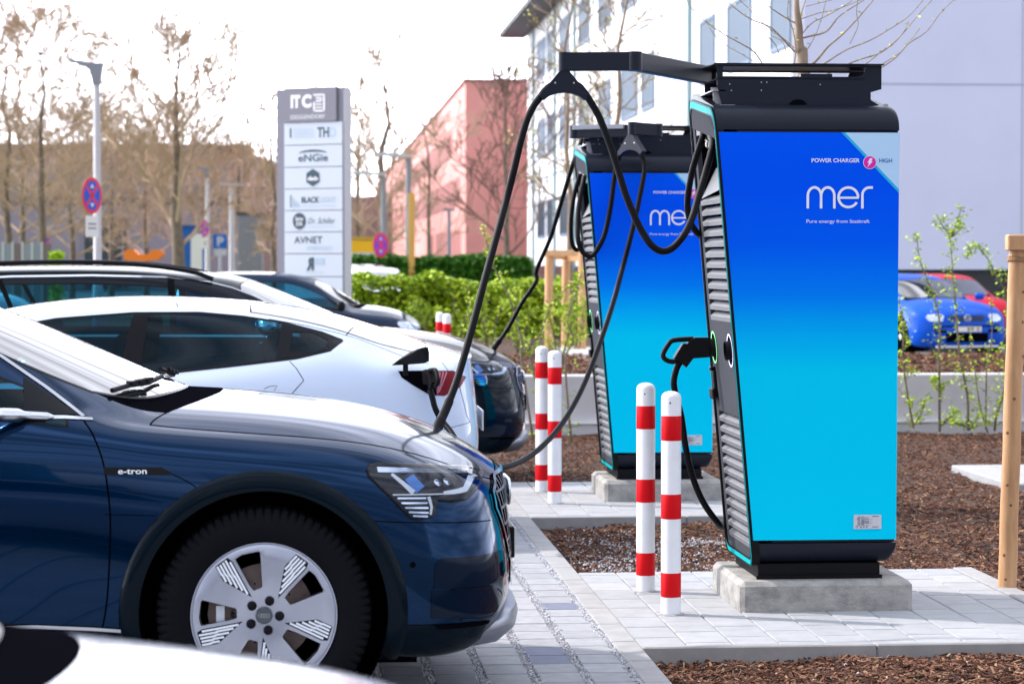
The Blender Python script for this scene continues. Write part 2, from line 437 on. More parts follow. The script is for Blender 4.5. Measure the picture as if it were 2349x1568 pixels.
while cnt < 52000:
    y = 8.9 + (22.6 - 8.9) * rng.random() ** 1.25
    x = 1.40 + rng.random() * (0.35 * y - 1.4 + .3)
    if x > 8 or in_pad(x, y, .0): continue
    L = rng.gamma(3., .0075) + .008; W = rng.uniform(.004, .011); H = rng.uniform(.002, .005)
    chip(mb, x, y, mulch_z(x, y) + rng.uniform(.001, .018), L, W, H, rng.uniform(0, 6.28), rng.normal(0, .28), rng.normal(0, .5)); cnt += 1
o = mb.build('bark_mulch', M_chip); tag(o, 'brown bark mulch chips covering the planting beds between the pads', 'mulch', kind='stuff')
mb = MB()                                                      # grit spilled on the mulch by the kerb
for k in range(1700):
    c = [(1.75, 14.0, .16, .5), (2.05, 13.5, .22, .4), (1.62, 13.0, .12, .3), (1.95, 9.5, .5, .35), (2.3, 14.2, .2, .12)][rng.integers(0, 5)]
    x = c[0] + rng.normal(0, c[2]); y = c[1] + rng.normal(0, c[3])
    if x < 1.4 or in_pad(x, y): continue
    if c[1] < 10 and rng.random() < .85: continue
    s = rng.uniform(.003, .008)
    chip(mb, x, y, mulch_z(x, y) + rng.uniform(.012, .02), s * 1.4, s, s * .8, rng.uniform(0, 3.1), rng.uniform(-.6, .6), rng.uniform(-.6, .6))
o = mb.build('spilled_grit', M_grit); tag(o, 'pale grit spilled over the mulch beside the kerb between the two pads', 'grit', kind='stuff')

# low concrete planter wall behind the bed, with the raised bed on top
mb = MB(); xx = 2.0
while xx < 16:
    mb.box((xx, 22.72, .10), (xx + 2.49, 22.98, .555), 0, bev=.012); xx += 2.5
mb.box((2.0, 22.66, -.2), (16.2, 23.0, .098), 0, bev=.01)
mb.box((2.0, 22.645, .098), (16.2, 22.718, .118), 1)
tag(mb.build('planter_wall', [M_cwall, mat('wall_ledge', (.75, .75, .77), .7)]), 'long low pale concrete retaining wall behind the mulch bed', 'wall')
mb = MB(); mb.box((2.0, 22.98, -.12), (18, 29.2, .50)); mb.box((2.0, 29.2, -.12), (5.2, 39, .50)); struct(mb.build('raised_bed', M_mulch))
mb = MB(); mb.box((3.1, 27.2, .3), (5.1, 31.5, .515)); struct(mb.build('footpath', mat('footpath_grey', (.42, .42, .44), .9, noise=.05)))
mb = MB(); cnt = 0
while cnt < 9000:
    y = rng.uniform(23, 28.9); x = rng.uniform(2.05, 11)
    L = rng.uniform(.03, .07)
    chip(mb, x, y, .5 + rng.uniform(0, .03), L, L * .4, .008, rng.uniform(0, 6.28), rng.normal(0, .4), rng.normal(0, .5)); cnt += 1
o = mb.build('raised_bed_mulch', M_chip); tag(o, 'brown bark mulch on the raised bed behind the low concrete wall', 'mulch', kind='stuff')
sheet('lawn', -120, 55, 2, 112, -.10, M_grass)
mb = MB(); mb.add([(-260, 168, -.1), (-160, 230, 14), (-60, 260, 17), (0, 260, 13), (60, 250, 10), (120, 240, 9), (260, 250, 8), (260, 168, -.1)], [tuple(range(8))])
# ------------------------------------------------------------------ chargers
CH_Y = (11.06, 16.26)
M_anth = mat('anthracite_powder_coat', (.010, .014, .026), .36, bump=.04, bscale=700, spec=.2)
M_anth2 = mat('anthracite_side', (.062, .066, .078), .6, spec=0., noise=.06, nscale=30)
M_louv = mat('louvre_metal', (.15, .155, .17), .5, spec=.12)
M_black = mat('black_plastic', (.005, .005, .007), .5, spec=.15)
M_dark = mat('dark_void', (.004, .004, .006), .8, spec=0.)
M_teal = mat('teal_edge_trim', (.0, .40, .43), .5, spec=.05)
M_nickel = mat('nickel_gland', (.62, .60, .55), .3, metal=.9)
M_cable = mat('black_rubber_cable', (.0025, .003, .005), .5, spec=.12)
M_white = mat('white_print', (.80, .83, .92), .5)
M_navy = mat('blue_print', (.02, .14, .42), .5)
M_mag = mat('magenta_badge', (.72, .0, .40), .4)
M_lblue = mat('light_blue_foil', (.45, .68, .92), .32)
M_cyan = mat('cyan_foil', (.0, .42, .82), .32)
M_ring_v = emit('lavender_light_ring', (.72, .70, 1.0), .25); M_ring_g = emit('green_light_ring', (.25, 1.0, .38), .35)
M_plate = mat('silver_type_plate', (.58, .60, .66), .4); M_ink = mat('grey_ink', (.10, .10, .14), .6)
# printed face: royal blue down to cyan, a graphic on the door
m, t, b = _new('printed_blue_face'); b.inputs['Roughness'].default_value = .45; b.inputs['Specular IOR Level'].default_value = .03
tc = t.nodes.new('ShaderNodeTexCoord'); sx = t.nodes.new('ShaderNodeSeparateXYZ'); mr = t.nodes.new('ShaderNodeMapRange')
mr.inputs[1].default_value = .16; mr.inputs[2].default_value = 2.11
cr = t.nodes.new('ShaderNodeValToRGB'); st = [(0, (.0, .66, .95)), (.25, (.0, .65, .95)), (.42, (.0, .63, .94)), (.50, (.0, .46, .94)), (.60, (.0, .22, .93)), (.72, (.0, .115, .92)), (.86, (.0, .088, .90)), (1, (.0, .098, .92))]
e = cr.color_ramp.elements
while len(e) < len(st): e.new(.5)
for el, (p, c) in zip(e, st): el.position = p; el.color = c + (1,)
t.links.new(tc.outputs['Object'], sx.inputs[0]); t.links.new(sx.outputs[2], mr.inputs[0]); t.links.new(mr.outputs[0], cr.inputs[0]); t.links.new(cr.outputs[0], b.inputs['Base Color'])
M_face = m

def make_charger(label):
    """origin: front-left lower corner of the cabinet footprint on top of the block; x right, y away, z up (metres)"""
    root = thing('charging_station', label, 'charging station', (0, 0, 0), 0, 'charging stations on concrete blocks')
    D = .70                                                    # depth of the cabinet
    # outline of the wide face in x,z. left edge leans towards the cars
    lx = lambda z: .037 - (z - .188) * .0891                   # left edge at height z
    zt, zb = 2.215, .065
    # shell: section lofted along x so that the top and bottom front edges roll over
    def section(x, inset=0):
        pass
    mb = MB()
    prof = []                                                   # (y, z) loop of the hood (front roll-over)
    R1 = .105
    for k in range(9):
        a = R(90 * k / 8); prof.append((R1 * (1 - math.sin(a)), zt - R1 * 1.0 * (1 - math.cos(a))))
    # hood: top cover with a rounded front edge: goes from top (y=R1) to the face (y=0)
    hood = [(D - p[0], p[1]) for p in prof][::-1]
    front = prof
    zh = zt - .118                                              # lower edge of the hood
    loop = [(0, zh)] + [(p[0], p[1]) for p in prof[::-1]] + [(D - p[0], p[1] + .085) for p in prof] + [(D, zh)]
    def loft_x(mb, loop, xa, xb, mi=0, endr=.05):
        """loop in y,z between x planes given as functions; right end rounded on top"""
        n = len(loop); v = []; f = []
        st = [('l', 0)] + [('r', k) for k in range(7)]
        for s_, k in st:
            for (y, z) in loop:
                if s_ == 'l': v.append((xa(z), y, z))
                else:
                    a = R(90 * k / 6); q = 1 - math.cos(a)      # pull the top corner down
                    zz = z - endr * .6 * q * max(0, (z - (zt - .13)) / .13)
                    v.append((xb(z) - endr + endr * math.sin(a), y, zz))
        S = len(st)
        for i in range(S - 1):
            for j in range(n):
                j2 = (j + 1) % n; f.append((i * n + j, (i + 1) * n + j, (i + 1) * n + j2, i * n + j2)[::-1])
        f += [tuple(range(n)), tuple((S - 1) * n + j for j in range(n - 1, -1, -1))]
        mb.add(v, f, mi)
    XR = .735
    loft_x(mb, loop, lambda z: lx(z) + .012, lambda z: XR)
    mb.build('top_cover', M_anth, root, smooth=35)
    # main body core
    mb = MB(); a, b_ = .176, zh - .003
    mb.prism([(lx(a) + .105, a), (XR - .012, a), (XR - .004, b_), (lx(b_) + .105, b_)], .008, D - .008, 'y')
    mb.build('cabinet', M_anth, root)
    # printed doors front and back
    for y0, y1 in ((-.004, .016), (D - .016, D + .004)):
        mb = MB(); mb.prism([(lx(a + .012) + .016, a + .012), (XR - .006, a + .012), (XR, b_ - .01), (lx(b_ - .01) + .016, b_ - .01)], y0, y1, 'y')
        face = mb.build('printed_door', M_face, root)
        if y0 > 0: continue
        yy = y0 - .0015; zf = b_ - .01
        g = MB(); zc = zf - .262; xc = XR - .257                # corner triangle
        g.add([(xc, yy, zf), (XR - .001, yy, zc), (XR - .001, yy, zf)], [(0, 1, 2)], 0)
        g.add([(xc - .018, yy, zf), (XR - .001, yy, zc - .019), (XR - .001, yy, zc), (xc, yy, zf)], [(0, 1, 2, 3)], 1)
        g.build('corner_graphic', [M_lblue, M_cyan], face)
        w = MB(); yy -= .0012
        put_text(w, 'POWER CHARGER', XR - .415, XR - .188, zf - .138, .018, yy, 0, .018)
        w.build('lettering', M_white, face); w = MB()
        put_text(w, 'Pure energy from Statkraft', XR - .438, XR - .140, zf - .419, .0155, yy, 0, .004)
        w.build('lettering', M_white, face); w = MB()
        # "mer" drawn as strokes
        def stroke(mb, pts, wd, y, mi=0):
            P = [Vector((p[0], p[1])) for p in pts]; N = len(P); L = []; Rr = []
            for i, p in enumerate(P):
                d = (P[min(i + 1, N - 1)] - P[max(i - 1, 0)]).normalized(); nn = Vector((-d.y, d.x)) * wd / 2
                L.append(p + nn); Rr.append(p - nn)
            v = [(q.x, y, q.y) for q in L] + [(q.x, y, q.y) for q in Rr]
            mb.add(v, [(N + i, N + i + 1, i + 1, i) for i in range(N - 1)], mi)
        x0, zb0, H, wd = XR - .438, zf - .352, .1035, .012
        def arch(xa, xb, top, r, left=True):
            o = []
            if left: o += [(xa, zb0)]
            for k in range(13): an = PI - PI * k / 12; o.append(((xa + xb) / 2 + (xb - xa) / 2 * math.cos(an), top - r + r * math.sin(an)))
            return o + [(xb, zb0)]
        W1 = .0625; xa = x0 + wd / 2
        stroke(w, arch(xa, xa + W1, zb0 + H - wd / 2, W1 * .62), wd, yy)
        stroke(w, arch(xa + W1, xa + 2 * W1, zb0 + H - wd / 2, W1 * .62)[1:], wd, yy - .0002)
        ex, er = XR - .241, .0455
        stroke(w, [(ex + er * 1.02 * math.cos(R(an)), zb0 + H / 2 + er * math.sin(R(an))) for an in range(0, 326, 12)] + [(ex + er * .86, zb0 + H / 2 - er * .5)], wd, yy)
        stroke(w, [(ex - er + .002, zb0 + H / 2 - .002), (ex + er + .004, zb0 + H / 2 - .002)], wd * .82, yy - .0003)
        rx = XR - .1745
        stroke(w, [(rx, zb0)] + [(rx + .034 - .034 * math.cos(R(an)), zb0 + H - wd / 2 - .034 + .034 * math.sin(R(an))) for an in range(0, 91, 10)] + [(XR - .125, zb0 + H - wd / 2)], wd, yy)
        w.build('logo', M_white, face)
        w = MB(); put_text(w, 'HIGH', XR - .096, XR - .035, zf - .138, .018, yy, 0, .018); w.build('lettering', M_navy, face)
        w = MB(); cx, cz = XR - .1406, zf - .138
        w.add([(cx, yy - .0003, cz)] + [(cx + .0315 * math.cos(R(q)), yy - .0003, cz + .0315 * math.sin(R(q))) for q in range(0, 360, 10)], [(0, 1 + k, 1 + (k + 1) % 36) for k in range(36)], 1)
        w.add([(cx, yy - .0009, cz)] + [(cx + .0288 * math.cos(R(q)), yy - .0009, cz + .0288 * math.sin(R(q))) for q in range(0, 360, 10)], [(0, 1 + k, 1 + (k + 1) % 36) for k in range(36)], 0)
        bolt = [(.001, .019), (.013, .019), (.007, .005), (.014, .005), (-.011, -.022), (-.003, -.002), (-.011, -.002)]
        w.add([(cx + p[0], yy - .0016, cz + p[1]) for p in bolt], [(0, 6, 5), (0, 5, 2), (0, 2, 1), (5, 4, 3), (5, 3, 2)], 2)
        w.build('round_badge', [M_mag, mat('badge_rim', (.72, .75, .8), .4), M_white], face)
        tp = MB(); px0, pz0, px1, pz1 = XR - .209, a + .061, XR - .077, a + .128
        tp.prism(rrect(px0, pz0, px1, pz1, .003, 2), yy - .001, yy + .001, 'y', 0)
        pr_ = random.Random(3)                                  # rows too small to read in the photograph: fine print as broken lines
        for k in range(10):
            zr = pz1 - .010 - .0046 * k; L_ = pr_.uniform(.008, .022)
            tp.box((px0 + .032 - L_, yy - .0024, zr), (px0 + .032, yy - .0012, zr + .0016), 1); tp.box((px0 + .036, yy - .0024, zr), (px0 + .036 + pr_.choice((.004, .013, .006, .036)), yy - .0012, zr + .0016), 1)
        for zr in (pz1 - .020, pz1 - .030, pz1 - .040): tp.box((px0 + .036, yy - .0020, zr), (px0 + .090, yy - .0012, zr + .0006), 1)
        tp.box((px0 + .088, yy - .0024, pz1 - .008), (px0 + .118, yy - .0012, pz1 - .0055), 1); tp.box((px0 + .088, yy - .0024, pz0 + .009), (px0 + .118, yy - .0012, pz0 + .0115), 1)
        put_text(tp, 'CE', px0 + .008, px0 + .020, pz0 + .006, .007, yy - .0022, 1, .0)
        for q in range(3):
            bx = px0 + .030 + q * .014; tp.add([(bx, yy - .0022, pz0 + .006), (bx + .009, yy - .0022, pz0 + .006), (bx + .0045, yy - .0022, pz0 + .013)], [(0, 1, 2)], 1)
        tp.build('type_plate', [M_plate, M_ink], face)
    # bottom skirt rolling under
    mb = MB(); loop = [(0, .172)]
    for k in range(1, 8): q = R(90 * k / 7); loop.append((.10 - .10 * math.cos(q), .172 - .098 * math.sin(q)))
    loop = loop + [(D - y, z) for y, z in loop[::-1]]
    n = len(loop); v = []; f = []
    xs_ = [0, 1, 2, 3, 4, 5]
    for s_ in range(6):
        for (y, z) in loop:
            if s_ == 0: v.append((lx(z) + .012, y, z))
            else:
                q = R(90 * (s_ - 1) / 4); zz = z + (.172 - z) * .55 * (1 - math.cos(q)); v.append((XR - .045 + .04 * math.sin(q), y, zz))
    for i in range(5):
        for j in range(n): j2 = (j + 1) % n; f.append((i * n + j, (i + 1) * n + j, (i + 1) * n + j2, i * n + j2))
    f += [tuple(range(n - 1, -1, -1)), tuple(5 * n + j for j in range(n))]
    mb.add(v, f); mb.build('bottom_skirt', M_anth, root, smooth=35)
    mb = MB(); mb.box((.085, .05, 0), (.665, D - .05, .073), 0, bev=.003); mb.box((.077, .035, 0), (.673, .05, .018)); mb.build('plinth', M_black, root)
    # ---- slanted narrow front: local frame (s away from camera, t up along slope, n outwards = -x)
    z0n = .062; x0n = lx(z0n) + .012; x1n = lx(zt - .02) + .012
    up = Vector((x1n - x0n, 0, zt - .02 - z0n)); T = up.length; up.normalize()
    nrm = Vector((-up.z, 0, up.x))
    MF = Matrix(((0, up.x, nrm.x, x0n), (1, 0, 0, 0), (0, up.z, nrm.z, z0n), (0, 0, 0, 1)))   # (s,t,n)
    out = rrect(.0, .0, D, T, [.06, .075, .10, .06], 6)
    # teal edge band and dark outer edge
    MI_ = MF.inverted()
    def pitch(mb):
        for i_, p_ in enumerate(mb.v):
            q_ = MI_ @ Vector(p_); k_ = min(1, max(0, (q_.y - (T - .34)) / .16)) * min(1, max(0, q_.x / D))
            mb.v[i_] = tuple(Vector(p_) + up * (.090 * k_))
        return mb
    def ring(mb, o, i, n0, n1, mi, side=None):
        N = len(o); v = [(p[0], p[1], n1) for p in o] + [(p[0], p[1], n1) for p in i] + [(p[0], p[1], n0) for p in o] + [(p[0], p[1], n0) for p in i]
        f = []
        for k in range(N):
            k2 = (k + 1) % N
            f += [(k, k2, N + k2, N + k), (N + k, N + k2, 3 * N + k2, 3 * N + k)]
        mb.add(v, [q[::-1] for q in f], mi, MF)
        nm = n1 - .0045 if side is not None else n0
        w_ = [(p[0], p[1], n1) for p in o] + [(p[0], p[1], nm) for p in o] + [(p[0], p[1], n0) for p in o]
        mb.add(w_, [(N + k, N + (k + 1) % N, (k + 1) % N, k)[::-1] for k in range(N)], side if side is not None else mi, MF)
        if side is not None: mb.add(w_, [(2 * N + k, 2 * N + (k + 1) % N, N + (k + 1) % N, N + k)[::-1] for k in range(N)], mi, MF)
    i1 = rrect(.006, .006, D - .006, T - .006, [.056, .07, .095, .056], 6)
    i2 = rrect(.016, .030, D - .016, T - .038, [.05, .06, .09, .05], 6)
    i3 = rrect(.019, .034, D - .019, T - .044, [.05, .06, .09, .05], 6)
    mb = MB(); ring(mb, out, i1, -.03, .014, 0, 1); ring(mb, i1, i2, -.01, .010, 1); ring(mb, i2, i3, -.03, .012, 0)
    pitch(mb).build('edge_trim', [M_black, M_teal], root, smooth=40)
    # face plates with real openings: top panel, recess, louvre fields, socket panel
    fp = MB(); a0, a1 = .018, D - .018
    tR1, tR0 = T - .145, T - .385                                # recess top and bottom
    L1a, L1b = 1.145, T - .385                                    # upper louvres
    L2a, L2b = .085, .70                                       # lower louvres
    fp.prism(rrect(a0, tR1, a1, T - .042, [0, .06, .09, 0], 5), -.02, .006, 'z', 0, MF)
    for s0, s1 in ((a0, .055), (D - .085, a1)): fp.box((s0, .034, -.02), (s1, tR1 - .001, .004), 0, MF)
    fp.box((.0555, L2b, -.02), (D - .0855, L1a, .0035), 0, MF); fp.box((.0555, .034, -.02), (D - .0855, L2a, .0035), 0, MF)
    fp.box((.03, .03, -.09), (D - .03, T - .15, -.085), 1, MF)
    for s0 in (.050, D - .086): fp.box((s0, tR0 - .04, -.10), (s0 + .006, T - .15, -.0205), 1, MF)
    fp.box((.05, tR1 - .004, -.10), (D - .08, tR1 + .002, -.0205), 1, MF)
    for s0 in (.056, D - .0855): fp.box((s0 - .0055, .034, -.02), (s0 + .0005, tR1, .0035), 1, MF) if False else None
    pitch(fp).build('front_plate', [M_anth2, M_dark], root)
    # recess back and its sloping bottom plate
    rc = MB(); rc.add([(.056, tR0 + .01, .001), (D - .086, tR0 - .02, .001), (D - .086, tR0 + .12, -.08), (.056, tR0 + .16, -.08)], [(0, 1, 2, 3)][::1], 0, MF)
    rc.build('recess_plate', M_louv, root)
    for (ta, tb) in ((L1a, L1b - .003), (L2a, L2b)):
        mb = MB(); nL = int(round((tb - ta) / .0505)); p = (tb - ta) / nL
        for k in range(nL):
            t0 = ta + k * p
            # bar, sloping blade, lip
            pr = [(t0, .004), (t0 + .020, .006), (t0 + .040, -.022), (t0 + .037, -.026), (t0 + .016, -.004), (t0, -.004)]
            v = [(s_, t_, n_) for s_ in (.0555, D - .0855) for (t_, n_) in pr]; n = len(pr)
            fcs = [tuple(range(n)), tuple(range(2 * n - 1, n - 1, -1))] + [(i, i + n, (i + 1) % n + n, (i + 1) % n) for i in range(n)]
            mb.add(v, [q for q in fcs], 0, MF)
        mb.build('louvre_grille', M_louv, root)
    # sockets with light rings
    for sc, mr_ in ((.135, M_ring_v), (.585, M_ring_g)):
        mb = MB(); tcen = 1.01; pts = lambda r: [(sc + r * math.cos(R(q)) * .95, tcen + r * math.sin(R(q))) for q in range(0, 360, 12)]
        A, B_ = pts(.080), pts(.070); N = len(A)
        mb.add([(p[0], p[1], .007) for p in A] + [(p[0], p[1], .007) for p in B_], [(k, (k + 1) % N, N + (k + 1) % N, N + k) for k in range(N)], 0, MF)
        mb.add([(sc, tcen, .005)] + [(p[0], p[1], .005) for p in B_], [(0, 1 + k, 1 + (k + 1) % N) for k in range(N)], 1, MF)
        C_ = pts(.045); mb.add([(p[0], p[1], .006) for p in C_] + [(p[0] * .98 + sc * .02, p[1], .03) for p in C_], [(k, (k + 1) % N, N + (k + 1) % N, N + k) for k in range(N)], 2, MF)
        mb.build('socket_ring', [mr_, M_dark, M_black], root)
    mb = MB()                                                  # card reader holder at the far edge
    mb.box((D - .10, .765, .0), (D - .03, .895, .02), 0, MF, .004); mb.box((D - .115, .755, .018), (D - .02, .81, .034), 0, MF, .004)
    mb.box((D - .09, .895, .0), (D - .045, .915, .03), 0, MF, .004); mb.build('card_reader', M_black, root)
    # cable glands in the recess
    for s_ in (.13, .42):
        c = MF @ Vector((s_, tR1 - .012 + .075 * s_ / D, -.036)); mb = MB()
        mb.lathe([(.030, .012), (.030, -.018), (.024, -.02), (.024, -.024), (.029, -.026), (.029, -.048), (.022, -.056)], 16, 'z', 0, Matrix.Translation(c) @ Matrix.Rotation(R(-8), 4, 'Y'))
        mb.build('cable_gland', M_nickel, root, smooth=30)
    # ---- cable management box on top
    mb = MB(); zt0, zt1 = zt - .004, zt + .192
    def plate(y, th):
        sb = zt1 - .054; st_ = zt1 - .008
        mb.prism([(-.075, zt0), (.69, zt0), (.632, zt0 + .034), (.632, zt0 + .070), (.683, zt0 + .085), (.683, sb), (-.10, sb), (-.10, zt0 + .10)], y, y + th, 'y', 0)
        mb.box((-.10, y, sb), (-.072, y + th, zt1), 0); mb.box((-.072, y, st_), (.683, y + th, zt1), 0)
        mb.prism([(.683, sb), (.683, st_), (.610, st_), (.604, st_ - .018), (.590, sb + .006), (.565, sb)], y, y + th, 'y', 0)
    plate(.14, .004); plate(.50, .004)
    mb.box((-.118, .115, zt1 + .001), (.69, .53, zt1 + .006), 0)
    mb.box((-.10, .14, zt1 - .066), (.60, .50, zt1 - .063), 0)
    mb.box((.679, .145, zt0 + .09), (.683, .50, zt1 - .065), 0)
    mb.box((.30, .15, zt1 - .058), (.45, .19, zt1 - .040), 0)
    mb.box((.24, .17, zt0), (.33, .21, zt0 + .01), 0)
    for q in ((.05, .105), (.058, .075), (.20, .114), (.226, .114), (.20, .076), (.48, .105)):
        mb.lathe([(.0028, 0), (.0028, -.002)], 8, 'y', 1, Matrix.Translation((q[0] - .09, .1395, zt0 + q[1])))
    hole = [(.285 + .045 * math.cos(R(q)), .138, zt0 + .036 * math.sin(R(q))) for q in range(0, 181, 15)]
    mb.add(hole, [tuple(range(len(hole)))[::-1]], 2)
    mb.build('cable_box', [M_anth, M_nickel, M_dark], root)
    mb = MB()                                                  # grey angle bracket with bolts
    mb.prism([(-.085, zt0), (-.01, zt0), (-.085, zt0 + .06), (-.085, zt0 + .09), (-.125, zt0 + .09), (-.125, zt0 + .075), (-.115, zt0 + .07), (-.115, zt0 + .03)], .16, .164, 'y')
    mb.box((-.09, .10, zt0 - .004), (-.02, .60, zt0 + .006)); mb.box((-.12, .14, zt0 + .072), (-.06, .56, zt0 + .078))
    for yy_ in (.16, .52): mb.lathe([(.012, zt0 + .006), (.012, zt0 + .014), (.006, zt0 + .018)], 8, 'z', 0, Matrix.Translation((-.05, yy_, 0)))
    for yy_ in (.12, .58): mb.lathe([(.012, zt0), (.012, zt0 + .012), (.006, zt0 + .016)], 8, 'z', 0, Matrix.Translation((.70, yy_, 0)))
    mb.build('bracket', mat('grey_bracket', (.30, .30, .33), .45), root)
    return root
BLK_H = .145
CH_X = 1.995 + .005
def concrete_block(Y, label):
    mb = MB(); mb.box((1.985, Y, -.05), (2.80, Y + .80, BLK_H), 0, bev=.022)
    return tag(mb.build('concrete_block', M_conc), label, 'concrete block', 'concrete blocks under the charging stations')
concrete_block(11.05, 'grey pitted concrete block carrying the nearer blue charging station')
concrete_block(16.25, 'grey concrete block carrying the charging station further back')
ch1 = make_charger('tall blue charging station nearest the camera, with its cable arm swung out over the cars')
ch1.location = (CH_X, 11.10, BLK_H)
ch2 = copy_tree(ch1); ch2['label'] = 'blue charging station further back, partly hidden behind the nearer one, with its arm folded'
ch2.location = (CH_X, 16.30, BLK_H)

# swinging arms: parts of each station
def arm(root, P0, P1, P2, holder_dir, tilt=0.0):
    """P0 pivot, P1 elbow, P2 tip (world, at mid height of the arm)"""
    L = root.location; P0, P1, P2 = [Vector(p) - L for p in (P0, P1, P2)]
    a = MB(); a.bar(P0, P1, .05, .085, 0)
    d = (P1 - P0).normalized(); sd = d.cross(Vector((0, 0, 1))).normalized()
    a.bar(P0 + d * .0 + sd * .035 + Vector((0, 0, .030)), P0 + d * (P1 - P0).length * .62 + sd * .035 + Vector((0, 0, .030)), .02, .030, 1)
    for (q, e) in ((P1, 1), (P0, 1)):
        a.lathe([(.036, -.0435), (.036, .0435)], 16, 'z', 0, Matrix.Translation(q))
    a.lathe([(.014, 0), (.014, .006)], 10, 'y', 2, Matrix.Translation(P1 - d * .05 + sd * .026) @ Matrix.Rotation(math.atan2(sd.y, sd.x) + PI / 2, 4, 'Z'))
    s1 = a.build('swing_arm', [M_anth, mat('arm_rail', (.28, .29, .33), .4), M_black], root, smooth=30)
    b = MB(); b.bar(P1, P2, .052, .084, 0); b.lathe([(.028, -.0425), (.028, .0425)], 16, 'z', 0, Matrix.Translation(P2))
    b.build('swing_arm', M_anth, root, smooth=30)
    # Y-shaped cable holder hanging under the tip
    h = MB(); n = 11; ou = [(-.012, 0), (.012, 0)]
    o = [(.022, 0), (.090, -.082), (.116, -.112), (.095, -.135), (.068, -.115), (.035, -.103), (0, -.099)]
    o = o + [(-x, z) for x, z in o[::-1][1:]]
    Mh = Matrix.Translation(P2 + Vector((0, 0, -.043))) @ Matrix.Rotation(holder_dir, 4, 'Z')
    h.prism(o, -.022, .022, 'y', 0, Mh)
    for sx_ in (-1, 1): h.lathe([(.004, -.0235), (.004, -.0215)], 8, 'y', 1, Mh @ Matrix.Translation((sx_ * .043, 0, -.055)))
    h.build('cable_holder', [M_anth, M_nickel], root)
    return Mh, L
# nearer station: elbow and tip over the cars
z_arm = 2.548
Mh1, L1 = arm(ch1, (1.93, 11.62, z_arm - .02), (1.485, 11.05, z_arm), (1.165, 11.10, z_arm), 0.0)
Mh2, L2 = arm(ch2, (1.80, 16.46, z_arm - .035), (2.33, 16.18, z_arm - .035), (2.14, 16.05, z_arm - .03), R(-52))
# ------------------------------------------------------------------ cars: a control cage per body type, subdivided, then cut into parts
from mathutils.geometry import delaunay_2d_cdt
M_glass = glass_mat('tinted_side_glass', (.20, .52, .64), (.0, .030, .055), -.01, ior=1.36, opaque=.15)
M_wind = glass_mat('windscreen_glass', (.30, .40, .40), (.02, .03, .035), .28)
M_rubber = mat('window_rubber', (.002, .003, .006), .35, spec=.15)
M_gap = mat('panel_gap', (.003, .003, .005), .8, spec=0.)
M_chrome = mat('satin_chrome', (.62, .66, .72), .16, metal=1.)
M_alu = mat('alu_wheel_paint', (.46, .49, .58), .26, metal=.75)
M_aludark = mat('alu_wheel_inner', (.30, .32, .38), .28, metal=.8)
M_tyre = mat('tyre_rubber', (.004, .005, .007), .8, bump=.15, bscale=160, spec=.1)
M_brake = mat('brake_iron', (.16, .12, .11), .5, metal=.6, noise=.3, nscale=20)
M_well = mat('wheel_well', (.003, .003, .005), .9, spec=0.)
M_clad = mat('arch_cladding', (.0008, .0055, .011), .20, spec=.06, coat=.08)
M_seat = mat('seat_leather', (.03, .035, .045), .6)
M_lampdark = mat('lamp_housing', (.0, .007, .022), .06, spec=.15)
M_lampsil = mat('lamp_reflector', (.62, .70, .86), .12, metal=.85)
M_lampwht = mat('lamp_light_guide', (.80, .86, .95), .2)
M_plate2 = mat('plate_white', (.75, .75, .75), .4)
M_redlamp = mat('tail_lamp_red', (.16, .002, .010), .2, spec=.15)

